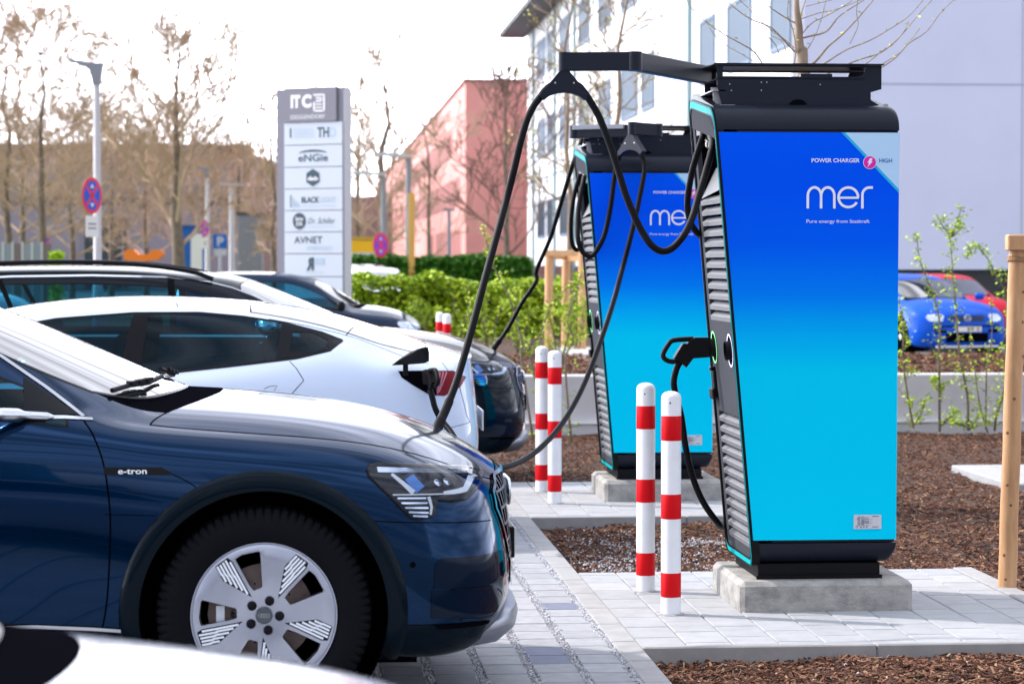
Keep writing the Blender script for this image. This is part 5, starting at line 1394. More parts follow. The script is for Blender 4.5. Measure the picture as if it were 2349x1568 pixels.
# ------------------------------------------------------------------ totem sign
M_tg = mat('totem_grey', (.20, .20, .24), .5); M_tp = mat('totem_panel', (.56, .62, .70), .45); M_tk = mat('totem_print', (.03, .07, .10), .5); M_tl = mat('totem_print_light', (.40, .52, .63), .5)
M_tw = mat('totem_white', (.85, .85, .88), .5); M_ts = mat('totem_side', (.62, .62, .66), .5)
Yt = 35.0; th = R(-35)                                          # turned to the road
p0 = at(655, 700, Yt); zt_ = at(655, 285, Yt).z
tot = thing('totem_sign', 'tall grey sign pylon with seven white company panels beside the parking lane', 'sign', (p0.x, Yt, 0), th)
tot.rotation_euler = (0, 0, R(-33)); W_ = 130 / 5546 * Yt / math.cos(R(33)); px = 5546 / Yt
zv = lambda v: 1.63 + (600 - v) / px
m = MB(); m.box((-.15, .01, -.2), (W_ + .0, .20, zv(208))); m.box((W_, .02, -.2), (W_ + .02, .20, zv(208) - .02), 1); m.build('pylon', [M_tg, M_ts], tot)
m = MB(); m.box((0, -.03, zv(284)), (W_ - .09, .009, zv(206)), 0); hd = m.build('header', M_tg, tot)
m = MB(); k = W_ / 130; X = lambda u: (u - 655) * k
put_text(m, 'IT', X(671), X(693), zv(250), (26) / px, -.032, 0, .06); put_text(m, 'C', X(696), X(718), zv(250), 26 / px, -.032, 0, .06); put_text(m, 'DEGGENDORF', X(671), X(748), zv(277), 9 / px, -.032, 0, .0)
bx = lambda a, b, c, d: m.box((X(a), -.0325, zv(d)), (X(b), -.031, zv(c)))
for q in ((722, 748, 222, 226), (744, 748, 222, 262), (722, 748, 258, 262), (722, 726, 240, 262), (728, 742, 229, 233), (728, 742, 236, 240), (738, 742, 229, 240), (728, 742, 244, 247), (728, 742, 251, 254)): bx(*q)
m.build('lettering', M_tw, hd)
vs_ = [285, 336, 386, 435, 484, 533, 582, 634, 684]
for i in range(8):
    m = MB(); m.box((0, -.02, zv(vs_[i + 1]) + .006), (W_, .009, zv(vs_[i]) - .006)); pn = m.build('sign_panel', M_tp, tot); y = -.0225
    k1, k2 = MB(), MB()
    v0 = vs_[i]
    if i == 0:
        k1.box((X(668), y - .001, zv(v0 + 34)), (X(671), y, zv(v0 + 12))); put_text(k1, 'TH', X(730), X(756), zv(v0 + 34), 22 / px, y, 0, .03); put_text(k2, 'D', X(757), X(772), zv(v0 + 34), 22 / px, y, 0, .01)
        for q in range(6): k2.box((X(676), y - .001, zv(v0 + 13 + 4 * q)), (X(722), y, zv(v0 + 12 + 4 * q)))
    if i == 1:
        put_text(k1, 'eNGie', X(687), X(754), zv(v0 + 37), 16 / px, y, 0, .02)
        ou = [(X(720 + 32 * math.cos(R(a))), y, zv(v0 + 20 - 9 * math.sin(R(a)) + 0)) for a in range(0, 181, 12)] + [(X(720 + 32 * math.cos(R(a))), y, zv(v0 + 20 - 4 * math.sin(R(a)))) for a in range(180, -1, -12)]
        n2 = len(ou) // 2; k1.add(ou, [(j, j + 1, 2 * n2 - 2 - j, 2 * n2 - 1 - j) for j in range(n2 - 1)])
    if i == 2:
        h_ = [(X(720 + 17 * math.cos(R(a))), zv(v0 + 24 - 20 * math.sin(R(a)))) for a in range(30, 390, 60)]
        k1.prism(h_, y - .001, y, 'y'); w_ = MB(); put_text(w_, 'dab', X(708), X(732), zv(v0 + 30), 9 / px, y - .0025, 0, .03); w_.build('lettering', M_tw, pn)
    if i == 3:
        put_text(k1, 'BLACK', X(694), X(734), zv(v0 + 31), 12 / px, y, 0, .04); put_text(k2, 'LIGHT', X(735), X(772), zv(v0 + 31), 12 / px, y, 0, .02); put_text(k2, 'CONSULTING', X(696), X(771), zv(v0 + 41), 4 / px, y, 0, 0)
        for q in range(7): k1.box((X(668), y - .001, zv(v0 + 41 - q * 4)), (X(671), y, zv(v0 + 38.5 - q * 4)))
        for q in range(6): k2.box((X(673 + q * 3), y - .001, zv(v0 + 41)), (X(674.6 + q * 3), y, zv(v0 + 20 + q * 3)))
    if i == 4:
        k1.prism([(X(689 + 15 * math.cos(R(a))), zv(v0 + 24 - 19 * math.sin(R(a)))) for a in range(0, 360, 20)], y - .001, y, 'y')
        w_ = MB(); put_text(w_, 'km', X(681), X(697), zv(v0 + 23), 9 / px, y - .0025, 0, .02); put_text(w_, 'DS', X(682), X(696), zv(v0 + 34), 8 / px, y - .0025, 0, .02); w_.build('lettering', M_tw, pn)
        put_text(k1, 'Dr. Schiller', X(709), X(770), zv(v0 + 30), 13 / px, y, 0, .0, .35); k2.box((X(709), y - .001, zv(v0 + 37)), (X(770), y, zv(v0 + 36)))
    if i == 5: put_text(k1, 'AVNET', X(677), X(741), zv(v0 + 25), 15 / px, y, 0, .015); put_text(k2, 'EMBEDDED', X(706), X(763), zv(v0 + 41), 10 / px, y, 0, 0)
    if i == 6:
        v, f, w = text2d('R', .06); k1.add([(X(722) - p[0] * .19, y, zv(v0 + 36) + p[1] * 26 / px / .7) for p in v], [q[::-1] for q in f]); k2.box((X(725), y - .001, zv(v0 + 24)), (X(745), y, zv(v0 + 10)))
        k2.box((X(700), y - .001, zv(v0 + 42)), (X(745), y, zv(v0 + 41)))
    if k1.v: k1.build('lettering', M_tk, pn)
    if k2.v: k2.build('lettering', M_tl, pn)
# ------------------------------------------------------------------ lamps, road signs
M_pole = mat('galvanised_pole', (.52, .51, .53), .5, metal=.2); M_pdk = mat('grey_pole', (.22, .23, .26), .5)
M_sred = mat('sign_red', (.75, .02, .05), .45); M_sblu = mat('sign_blue', (.0, .08, .55), .45); M_spur = mat('sign_purple_blue', (.20, .03, .62), .45); M_swhi = mat('sign_white', (.75, .74, .72), .5); M_pblue = mat('parking_blue', (.0, .17, .62), .45)
def disc(m, x, z, r, y, mi, n=28, sx=1.): m.prism([(x + r * sx * math.cos(2 * PI * k / n), z + r * math.sin(2 * PI * k / n)) for k in range(n)], y - .002, y, 'y', mi)
def street_lamp(u, vt, Y, label, r=.065, head='left', m_=None, hd=None):
    p = at(u, 600, Y); h = at(u, vt, Y).z; o = thing('street_lamp', label, 'street lamp', (p.x, Y, 0), 0, None); m_ = m_ or M_pole
    m = MB(); m.lathe([(r * 1.25, -.2), (r * 1.2, 1.2), (r, 1.3), (r * .75, h - .1)], 14); m.build('pole', m_, o, smooth=50)
    m = MB()
    if head == 'left':
        m.prism([(-.06, h - .32), (.06, h - .32), (.10, h - .03), (.11, h + .03), (-.10, h + .04), (-.42, h + .09), (-.47, h + .07), (-.40, h + .045), (-.12, h - .05)], -.10, .10, 'y')
    elif head == 'flat': m.prism([(-1.05, h - .02), (-.95, h + .05), (-.65, h + .08), (-.15, h + .03), (.05, h + .03), (.05, h - .06), (-.5, h - .04)], -.16, .16, 'y')
    else: m.prism([(-.5, h + .02), (.5, h - .01), (.5, h + .05), (-.5, h + .08)], -.12, .12, 'y')
    m.build('lamp_head', M_pdk if head == 'left' else M_pole, o); return o
def no_stopping(u, v, r, Y, label, ang=55, plate=None, pink=False, pole=None):
    """round German no-stopping sign: blue, red border and cross"""
    p = at(u, v, Y); o = thing('road_sign', label, 'road sign', (p.x, Y - .1, p.z), R(ang), None)
    m = MB(); disc(m, 0, 0, r, .0, 0); disc(m, 0, 0, r * .80, -.0025, 1); s_ = r * .62
    for a in (45, -45):
        M = Matrix.Rotation(R(a), 4, 'Y'); m.box((-s_ * 1.25, -.0065, -r * .09), (s_ * 1.25, -.0050 - (.0005 if a > 0 else 0), r * .09), 0, M)
    for sg in (1, -1): m.add([(-r * .18, -.0075, sg * r * .42), (r * .18, -.0075, sg * r * .42), (0, -.0075, sg * r * .66)], [(0, 1, 2) if sg > 0 else (0, 2, 1)], 2)
    m.build('sign_face', [M_sred, M_spur if pink else M_sblu, M_swhi], o)
    m = MB(); disc(m, 0, 0, r, .006, 0); m.bar((0, .01, -.1), (0, .10, -.1), .03, .03); m.build('sign_back', M_pole, o)
    if plate:
        m = MB(); w, h = plate; m.box((-w / 2, -.004, -r - .03 - h), (w / 2, .004, -r - .03), 0); pp = m.build('extra_plate', M_swhi, o)
        m = MB()
        for q in range(2): m.box((-w * .34, -.0060, -r - .03 - h * (.42 + .2 * q)), (w * .34, -.005, -r - .03 - h * (.36 + .2 * q)))
        m.build('plate_print', M_ink, pp)
    return o
street_lamp(224, 150, 40.6, 'tallest pale street lamp at the left with a round no stopping sign', .07)
no_stopping(212, 449, .30, 40.4, 'round no stopping sign with a white plate on the tall left street lamp', 62, (.36, .35))
street_lamp(476, 388, 88, 'slim pale street lamp between the blue container and the parking sign', .09)
no_stopping(470, 524, .30, 87.8, 'small no stopping sign on the slim lamp right of the blue container', 60, (.36, .40), True)
street_lamp(532, 425, 100, 'distant slim lamp post right behind the blue parking sign', .12, head='none')
p = at(517, 556, 104); o = thing('parking_sign', 'square blue parking sign with a white letter P', 'road sign', (p.x, 98, p.z))
s_ = 16 / 5546 * 98
m = MB(); m.prism(rrect(-s_, -s_, s_, s_, .06), -.01, 0, 'y'); fc = m.build('sign_face', M_pblue, o)
m = MB(); put_text(m, 'P', -s_ * .45, s_ * .5, -s_ * .6, s_ * 1.2, -.014, 0, .05); m.build('lettering', M_swhi, fc)
m = MB(); m.box((-s_ * .9, -.01, -s_ * 2.0), (s_ * .9, 0, -s_ * 1.15)); m.build('extra_plate', M_swhi, o)
m = MB(); m.lathe([(.07, -p.z - .2), (.06, s_)], 10, 'z', 0, Matrix.Translation((0, .07, 0))); m.build('pole', M_pole, o)
street_lamp(937, 356, 72, 'grey street lamp beside the yellow mast, in front of the pink building', .10, 'flat', M_pdk)
street_lamp(880, 398, 76, 'grey street lamp with flat head, left of the other one near the pink building', .10, 'flat', M_pdk)
no_stopping(873, 562, .36, 70, 'red and violet no stopping sign on the pole right of the yellow container', 50, None, True)
p = at(944, 600, 70); m = MB(); m.box((-.09, -.09, -.2), (.09, .09, at(944, 442, 70).z)); tag(m.build('yellow_mast', mat('ochre_paint', (.62, .36, .08), .6), loc=(p.x, 70, 0)), 'slim ochre yellow mast right beside the grey street lamp', 'mast')
p = at(1030, 600, 84); m = MB(); m.lathe([(.07, -.2), (.06, at(1030, 480, 84).z)], 8); m.box((-.2, -.1, at(1030, 484, 84).z), (.2, .1, at(1030, 478, 84).z)); tag(m.build('lamp_post', M_pdk, loc=(p.x, 84, 0)), 'thin dark lamp post in front of the sunlit pink facade', 'street lamp')
no_stopping(103, 549, .28, 140, 'small blue and red no stopping sign above the grey fence', 10)
# ------------------------------------------------------------------ buildings
M_bw2 = mat('white_render', (.78, .79, .82), .85, noise=.03, nscale=1.5); M_shade_clad = mat('shade_tinted_cladding', (.60, .64, .80), .7, noise=.03, nscale=.5)
M_pink = mat('pink_facade', (.66, .29, .26), .8, noise=.04, nscale=.6); M_pinkd = mat('pink_recess', (.30, .12, .11), .8); M_win = mat('window_pane', (.02, .035, .055), .6, spec=.1); M_blind = mat('window_blind', (.13, .17, .23), .7, spec=.1)
M_frame = mat('window_frame', (.20, .26, .36), .7, spec=.1); M_roof = mat('roof_dark', (.06, .065, .075), .7); M_pipe = mat('teal_downpipe', (.22, .33, .36), .5); M_bg = mat('grey_facade', (.24, .23, .27), .8, noise=.06, nscale=.5); M_bgd = mat('dark_glazing', (.03, .05, .06), .2)
XF = at(1815, 600, 55).x
wb_ = thing('white_building', 'large white office building filling the right background, shade coloured into its front wall', 'building', (XF, 55, 0))
m = MB(); m.box((0, 0, 1.45), (34, 68, 15.6)); m.build('wall', M_bw2, wb_)
m = MB(); m.box((.25, -.12, 1.45), (34, -.002, 15.6)); lw = m.build('front_cladding', M_shade_clad, wb_)  # lavender tint puts the white wall's shade into its colour
m = MB(); z_ = at(2050, 194, 55).z
for zz in (z_, z_ + 4.2, z_ + 8.4): m.box((.25, -.125, zz - .02), (34, -.118, zz + .02))
for xx in (at(2341, 300, 55).x - XF, at(2341, 300, 55).x - XF + 5.2): m.box((xx - .015, -.1255, 1.45), (xx + .015, -.1175, 15.6))
m.build('cladding_joint', mat('joint_grey', (.36, .39, .50), .8), lw)
m = MB(); m.box((0.4, 1.5, -.2), (33, 66, 1.449)); m.build('recessed_base', M_bgd, wb_)
m = MB(); m.box((-1.35, -.6, 15.61), (34.5, 69.5, 15.9)); m.prism([(-1.35, 15.901), (34, 15.901), (16, 19)], -.6, 69.5, 'y')
# lower eave at the far end, as seen from the parking lane
m.box((-1.35, 30, 13.1), (0.0, 69.5, 13.35)); m.build('roof', M_roof, wb_)
yw = lambda u: atX(u, 600, XF).y - 55
def window(y0, y1, z0, z1, kind):
    m = MB(); t = .10
    for a in ((y0, z0 - t, y1, z0), (y0, z1, y1, z1 + t), (y0 - t, z0 - t, y0, z1 + t), (y1, z0 - t, y1 + t, z1 + t)): m.box((-.06, a[0], a[1]), (-.002, a[2], a[3]))
    w = m.build('window', M_frame, wb_)
    m = MB(); m.box((-.02, y0, z0), (-.003, y1, z1), 0)
    if kind: zb = z0 if kind == 2 else z0 + (z1 - z0) * .45; m.box((-.035, y0 + .02, zb), (-.021, y1 - .02, z1 - .01), 1)
    m.build('pane', [M_win, M_blind], w)
wins = [(1235, 1251), (1257, 1272), (1286, 1306), (1330, 1352), (1375, 1400), (1428, 1462), (1475, 1500), (1609, 1638), (1672, 1721), (1771, 1812)]
for i, (ua, ub) in enumerate(wins):
    y1, y0 = yw(ua), yw(ub)
    for j, (z0, z1) in enumerate(((2.85, 4.45), (6.7, 8.3), (10.5, 12.1))):
        if i > 6 and j == 2: continue
        window(y0, y1, z0, z1, (i * 3 + j * 2) % 3)
m = MB()
for u in (1226, 1275, 1320, 1584): y = yw(u); m.box((-.12, y - .12, 0.2), (-.003, y + .12, 13.0))
m.build('downpipe', M_pipe, wb_)
m = MB(); m.box((-.05, yw(1578), 1.5), (-.002, yw(1510), 15.5)); m.build('stair_panel', mat('pale_grey_panel', (.52, .56, .62), .7), wb_)
m = MB()
for z in (5.6, 9.4): m.box((-.012, yw(1500), z - .04), (-.002, 67.9, z + .04))
m.build('storey_joint', M_blind, wb_)
# pink building
pc = at(1068, 188, 126); pk = thing('pink_building', 'pink block with a sharp corner, sunlit on its left side, behind the hedges', 'building', (pc.x, 126, 0))
m = MB(); m.box((0, 0, -.2), (14, 170, pc.z)); m.build('wall', M_pink, pk)
m = MB(); m.box((-.1, -.1, pc.z), (14.1, 170, pc.z + .16)); m.build('roof_edge', M_pinkd, pk)
for (z0, z1, y0, y1) in ((4.7, 6.25, 5, 90), (7.6, 9.0, 12, 90), (1.2, 3.4, 4, 30), (1.2, 3.4, 33, 42)):
    m = MB(); m.box((-.012, y0, z0), (-.002, y1, z1), 0); y = y0
    while y < y1: m.box((-.05, y, z0), (-.013, y + .45, z1), 1); y += 3.1
    m.build('window_band', [M_pinkd, M_pink], pk)
# grey hall far left, sheds, container
a_, b_ = at(-120, 600, 150).x, at(565, 600, 150).x; hz = at(300, 344, 150).z
gb = thing('grey_hall', 'long grey hall behind the bare trees at the left', 'building', (a_, 150, 0))
m = MB(); m.box((0, 0, -.2), (b_ - a_, 25, hz)); m.build('wall', M_bg, gb)
m = MB(); m.box((-.2, -.3, hz), (b_ - a_ + .2, 25, hz + .35)); m.box((0, -.06, hz * .60), (b_ - a_, -.002, hz * .66)); m.build('roof_edge', mat('roof_edge_grey', (.10, .10, .12), .7), gb)
for (ua, ub, va, vb) in ((186, 288, 500, 600), (430, 455, 560, 600)):
    m = MB(); m.box((at(ua, 0, 150).x - a_, -.07, 0), (at(ub, 0, 150).x - a_, -.003, at(0, va, 150).z)); w = m.build('window', M_bgd, gb)
    m = MB(); x = at(ua, 0, 150).x - a_
    while x < at(ub, 0, 150).x - a_: m.box((x, -.13, 0), (x + .12, -.071, at(0, va, 150).z)); x += .8
    m.build('frame', M_bg, w)
def boxthing(name, label, cat, ua, ub, va, vb, Y, d, mm, z0=None, trim=None):
    p, q = at(ua, vb, Y), at(ub, va, Y); z0 = -.2 if z0 is None else z0
    o = thing(name, label, cat, (p.x, Y, 0)); m = MB(); m.box((0, 0, z0), (q.x - p.x, d, q.z), bev=.02); m.build('wall', mm, o)
    m = MB(); m.box((-.05, -.05, q.z + .002), (q.x - p.x + .05, d + .05, q.z + .10)); m.build('roof', trim or M_roof, o); return o, q.x - p.x, q.z
boxthing('grey_shed', 'plain grey shed right of the parking sign', 'shed', 545, 600, 492, 640, 105, 5, mat('shed_grey', (.22, .22, .25), .7))
o, w, h = boxthing('blue_container', 'bright blue container with a white poster', 'container', 402, 467, 522, 600, 95, 3, mat('container_blue', (.0, .10, .40), .5), trim=mat('container_edge', (.0, .08, .3), .5))
m = MB(); m.box((w * .55, -.02, h * .45), (w * .95, -.003, h * .92)); m.build('poster', M_swhi, o)
o, w, h = boxthing('yellow_container', 'yellow and white site container left of the pink building', 'container', 803, 866, 550, 640, 80, 3, mat('container_white', (.70, .70, .68), .6), trim=mat('ct_edge', (.5, .3, .02), .6))
m = MB(); m.box((.0, -.02, at(0, 578, 80).z), (w, -.003, h - .02)); m.build('yellow_panel', mat('container_yellow', (.85, .45, .0), .5), o)
# grey fence at the left edge
p, q = at(-60, 612, 75), at(118, 555, 75); fn = thing('fence', 'long grey panel fence at the left edge of the picture', 'fence', (p.x, 75, 0))
n = 8
for k in range(n):
    x0, x1 = (q.x - p.x) * k / n, (q.x - p.x) * (k + 1) / n
    m = MB(); m.box((x0 + .01, .0, -.1), (x1 - .01, .05, q.z - .04), 0); m.build('fence_panel', mat('fence_grey', (.22, .25, .29), .6) if k % 3 != 1 else mat('fence_brown', (.16, .12, .12), .6), fn)
    m = MB(); m.box((x0 - .03, -.02, -.1), (x0 + .028, .07, q.z)); m.build('fence_post', M_pole, fn)
# orange lounging bench sculpture
m = MB(); u2 = lambda u, v: (at(u, v, 85).x - at(285, 600, 85).x, at(u, v, 85).z)
ou = [u2(285, 597), u2(284, 577), u2(292, 571), u2(306, 572), u2(318, 583), u2(336, 584), u2(350, 572), u2(362, 573), u2(374, 575), u2(373, 584), u2(362, 596), u2(330, 599)]
m.prism(ou, 0, 1.4, 'y'); tag(m.build('orange_bench', mat('orange_plastic', (.85, .20, .01), .5), loc=(at(285, 600, 85).x, 85, 0)), 'wavy bright orange lounge bench on the lawn', 'bench')
# low white garden rail and wooded hill far behind
hill = MB(); hs = random.Random(5); n = 60; pts = []
for k in range(n + 1):
    u = -150 + (1000 + 150) * k / n; base = 352 if u < 650 else 420
    v = base + 14 - 12 * math.sin(k * .7) * hs.random() - (22 if u < 280 else 0) - 8 * hs.random() + (15 if u > 600 else 0)
    P_ = at(u, v, 240); pts.append((P_.x, P_.z))
hill.prism([(pts[0][0], -1)] + pts + [(pts[-1][0], -1)][:1], 240, 262, 'y')
o = hill.build('hill', ramp_mat('hill_wood', [(.3, (.20, .15, .14)), (.7, (.30, .24, .22))], .95, .35)); struct(o)
# ------------------------------------------------------------------ trees, hedges, shrubs
M_bark = ramp_mat('grey_brown_bark', [(.3, (.10, .075, .055)), (.7, (.22, .17, .13))], .9, 6)
M_twig = mat('twig_brown', (.42, .30, .21), .9); M_twig2 = mat('twig_grey', (.22, .18, .16), .9); M_bud = mat('tan_buds', (.55, .36, .25), .8, island=.3); M_budg = mat('yellow_green_buds', (.50, .48, .12), .7, island=.3)
M_bark2 = ramp_mat('young_bark', [(.3, (.17, .12, .08)), (.7, (.36, .27, .19))], .8, 14, stretch=(1, 1, .4))
def leafm(name, c1, c2):
    m = ramp_mat(name, [(0, c1), (1, c2)], .6, 3, island=True); return m
M_leafy = leafm('young_leaf', (.20, .40, .0), (.55, .68, .02)); M_leafd = leafm('hedge_leaf_dark', (.02, .10, .0), (.06, .22, .005)); M_leafl = leafm('hedge_leaf_light', (.09, .22, .0), (.50, .64, .01))
def leaf_cloud(mb, P, size, rs, mi=0, jit=0.):
    for p in P:
        a, b = rs.uniform(0, 6.28), rs.uniform(-1, 1); s = size * rs.uniform(.6, 1.3)
        u = Vector((math.cos(a), math.sin(a), b * .6)).normalized(); w = u.cross(Vector((rs.uniform(-1, 1), rs.uniform(-1, 1), rs.uniform(-1, 1)))).normalized()
        q = Vector(p) + Vector((rs.gauss(0, jit), rs.gauss(0, jit), rs.gauss(0, jit))) if jit else Vector(p)
        mb.add([q, q + u * s * .5 + w * s * .32, q + u * s, q + u * s * .5 - w * s * .32], [(0, 1, 2, 3)], mi)
def bare_tree(label, u, Y, vtop, wpx, seed, nl=(17, 5, 4, 4), r0=.16, vbase=None, clear=.22, bud=M_bud, nb=900, bsize=.07, twig=None, rise=.6, group='bare trees behind the parking lane', ground=0., tips=2, thin=1.):
    rs = random.Random(seed); x = at(u, 600, Y).x; H = at(u, vtop, Y).z - ground; Rw = wpx / 5546 * Y
    o = thing('bare_tree', label, 'tree', (x, Y, ground), 0, group)
    tr, cr_ = MB(), MB(); ends = []
    trunk = [(0, 0, -.2)]; lean = rs.uniform(-.02, .02)
    for k in range(1, 9): t = k / 8; trunk.append((lean * H * t + rs.gauss(0, .012) * H * t, rs.gauss(0, .01) * H * t, H * t * .96))
    tr.tube(trunk, [r0 * (1 - .93 * k / 8) ** .9 + .004 for k in range(9)], 8)
    def pt(t): k = min(7, int(t * 8)); f = t * 8 - k; return Vector(trunk[k]).lerp(Vector(trunk[k + 1]), f)
    def br(p, d, L, r, lv):
        pts = [p]; q = p.copy(); dd = d.copy(); n = 4 if lv < 2 else 2
        for k in range(n):
            dd = (dd + Vector((rs.gauss(0, .13), rs.gauss(0, .13), .10 * rise + rs.gauss(0, .08)))).normalized(); q = q + dd * L / n; pts.append(q.copy())
        (cr_).tube(pts, [max(r * (1 - .8 * k / n), (.010 if thin < 1 else .0125) * thin) for k in range(n + 1)], 4 if lv < 2 else 3, 0, cap=False)
        if lv >= len(nl) - 1:
            ends.append(pts[-1]); ends.append(pts[-2]); return
        for j in range(nl[lv + 1]):
            t = .12 + .86 * (j + rs.random()) / nl[lv + 1]; k = min(n - 1, int(t * n)); pp = pts[k].lerp(pts[k + 1], t * n - k)
            ax = Vector((rs.gauss(0, 1), rs.gauss(0, 1), rs.gauss(0, .6))).normalized(); nd = (dd * .9 + ax * .75).normalized()
            br(pp, nd, L * rs.uniform(.42, .66) * (1.25 - .55 * t), r * .5, lv + 1)
    for i in range(nl[0]):
        t = clear + (1 - clear) * (i + rs.random() * .6) / nl[0]; a = i * 2.4 + rs.uniform(-.4, .4)
        prof = math.sin(PI * min(1, .22 + .78 * (t - clear) / (1 - clear))) ** .7
        d = Vector((math.cos(a), math.sin(a), rise * (.55 + t * .9))).normalized()
        br(pt(t), d, max(.25 * Rw, (2.3 if thin == 1 else 1.45) * Rw * prof * rs.uniform(.8, 1.15)), r0 * .38 * (1 - .7 * t), 0)
    tr.build('trunk', M_bark if r0 > .07 else M_bark2, o, smooth=60); 
    if nb:
        leaf_cloud(cr_, [ends[rs.randrange(len(ends))] for _ in range(int(nb * (1.6 if thin < 1 else .45)))], bsize, rs, 1, .03 if thin < 1 else .6)
    cr_.build('crown', [twig or M_twig, bud], o)
    return o
bare_tree('leftmost bare tree with a thick pale brown crown', 22, 95, 48, 130, 1, nl=(20, 6, 5, 4), nb=2600, bsize=.07)
bare_tree('tallest bare tree at the left, second trunk beside the fence', 92, 92, 22, 135, 2, nl=(20, 6, 5, 4), nb=3000, bsize=.07)
bare_tree('bare tree with a low crown between the two left trees and the tall lamp', 55, 105, 150, 110, 3, nb=2500, bsize=.07)
bare_tree('free standing bare tree rising behind the orange bench', 410, 80, 78, 125, 4, nl=(19, 6, 5, 4), nb=1100, bsize=.07, r0=.24, rise=.95)
bare_tree('small tan tree low behind the tall street lamp', 165, 112, 270, 100, 5, nb=2600, bsize=.07)
bare_tree('small brown tree between the tall lamp and the orange bench', 255, 118, 310, 110, 6, nb=2600, bsize=.07)
bare_tree('brownish bare tree in front of the grey hall, right of the orange bench', 335, 120, 330, 100, 7, nb=2200, bsize=.07)
bare_tree('orange brown budding tree behind the parking sign', 552, 112, 335, 80, 8, nb=3200, bsize=.07, bud=mat('orange_buds', (.60, .27, .10), .8, island=.25))
bare_tree('slim pale tree just left of the sign pylon', 628, 70, 185, 42, 9, nb=1200, bsize=.07, r0=.09)
bare_tree('bare tree right of the sign pylon, behind the grey lamps', 874, 86, 120, 105, 10, nl=(15, 4, 4, 3), nb=900, bsize=.07, r0=.2, rise=.9)
bare_tree('smaller bare tree behind the yellow container', 822, 98, 250, 70, 11, nb=1400, bsize=.07)
bare_tree('dark branching tree in front of the shaded pink wall', 1163, 72, 150, 95, 12, nl=(14, 5, 3, 3), nb=200, bsize=.05, r0=.11, twig=mat('twig_dark', (.16, .10, .08), .9), rise=.95)
bare_tree('spindly tree before the lit pink facade', 985, 88, 215, 75, 13, nl=(10, 4, 3, 3), nb=60, bsize=.05, r0=.10, rise=.9)
bare_tree('distant low tree at the foot of the hall, left of the blue container', 470, 125, 380, 70, 14, nb=1800, bsize=.07)
YG = 'young budding trees on the planting strip'
bare_tree('slender young tree between the stake posts, left of the two', 1311, 33.2, -150, 95, 21, nl=(20, 4, 3), r0=.045, clear=.30, bud=M_budg, nb=420, bsize=.045, twig=M_bark2, ground=.5, group=YG, thin=.7)
bare_tree('slender young tree behind the folded arm of the further station', 1410, 31.5, -160, 105, 22, nl=(20, 4, 3), r0=.05, clear=.30, bud=M_budg, nb=420, bsize=.045, twig=M_bark2, ground=.5, group=YG, thin=.7)
# young tree right behind the nearest station: limbs measured one by one
c8 = lambda x, y: cr(x, y, 1700, 0, 2.7314)
nt_ = thing('young_tree', 'young budding tree spreading its limbs right above the nearest charging station', 'tree', (at(1832, 600, 14.4).x, 14.4, 0), 0, None)
off = Vector((nt_.location.x, 14.4, 0)); rs = random.Random(8)
m = MB(); tp = [at(*c8(x, y), 14.4) - off for x, y in ((800, -160), (795, 0), (800, 90), (812, 180), (812, 270), (820, 350), (838, 470))] + [Vector((.02, 0, 1.4)), Vector((0, 0, -.1))]
m.tube(spline([tuple(p) for p in tp], 4), [.012 + .0009 * k for k in range(33)], 10); m.build('trunk', M_bark2, nt_, smooth=60)
limbs = [([(812, 265), (880, 250), (1000, 215), (1080, 120), (1180, 50), (1290, -20)], .013), ([(830, 500), (935, 410), (1010, 320), (1110, 235), (1220, 120), (1330, -10)], .015), ([(850, 520), (1010, 420), (1140, 340), (1300, 275), (1480, 170), (1580, 95), (1670, -10)], .010),
 ([(900, 560), (1180, 425), (1350, 370), (1440, 310), (1530, 220), (1640, 90), (1730, -10)], .009), ([(1100, 560), (1280, 430), (1380, 350), (1460, 300), (1540, 200), (1560, 150)], .007), ([(1150, 590), (1440, 420), (1560, 300), (1680, 220), (1780, 90), (1880, -10)], .009), ([(1380, 440), (1500, 360), (1580, 270), (1635, 200)], .005),
 ([(812, 260), (900, 160), (1000, 110), (1140, 30), (1200, -20)], .007), ([(830, 130), (950, 90), (1070, 65), (1260, -10)], .006), ([(790, 160), (700, 110), (600, 40), (540, -10)], .009), ([(785, 355), (720, 290), (620, 190), (480, 130), (380, 60), (300, -10)], .011), ([(780, 330), (700, 260), (610, 200), (560, 150), (470, 60), (380, -20)], .006),
 ([(560, 430), (500, 350), (400, 290), (300, 235), (190, 160), (90, 70), (40, -10)], .009), ([(520, 430), (420, 370), (330, 320), (270, 280), (200, 190), (150, 50)], .005), ([(700, 430), (670, 350), (640, 290), (600, 255)], .005), ([(725, 420), (725, 360), (700, 290), (640, 250)], .005), ([(780, 440), (790, 330), (770, 200), (735, 110), (740, -10)], .007), ([(1160, 300), (1215, 180), (1205, 90), (1215, -10)], .005), ([(840, 375), (900, 290), (960, 150), (1000, -10)], .006), ([(800, 250), (830, 90), (860, -10)], .014), ([(860, 45), (960, 20), (1040, 0)], .005)]
m = MB(); bp = []
for k, (L, r) in enumerate(limbs):
    dy = rs.uniform(-.25, .25); P = spline([tuple(at(*c8(x, y), 14.4 + dy * j / len(L)) - off) for j, (x, y) in enumerate(L)], 5); n = len(P)
    m.tube(P, [max(.0022, r * .55 * (1 - .7 * i / n)) for i in range(n)], 6, 0, cap=False)
    q = 0.
    for i in range(1, n):
        q += math.dist(P[i], P[i - 1])
        if q > .065: bp.append(P[i]); q = 0
for p in bp:
    d = Vector((rs.uniform(-1, 1), rs.uniform(-1, 1), rs.uniform(.2, 1))).normalized(); L = rs.uniform(.008, .022); m.tube([p, Vector(p) + d * L * .5, Vector(p) + d * L], [.002, .0042, .001], 5, 1)
    if rs.random() < .45: leaf_cloud(m, [Vector(p) + d * L], .022, rs, 1)
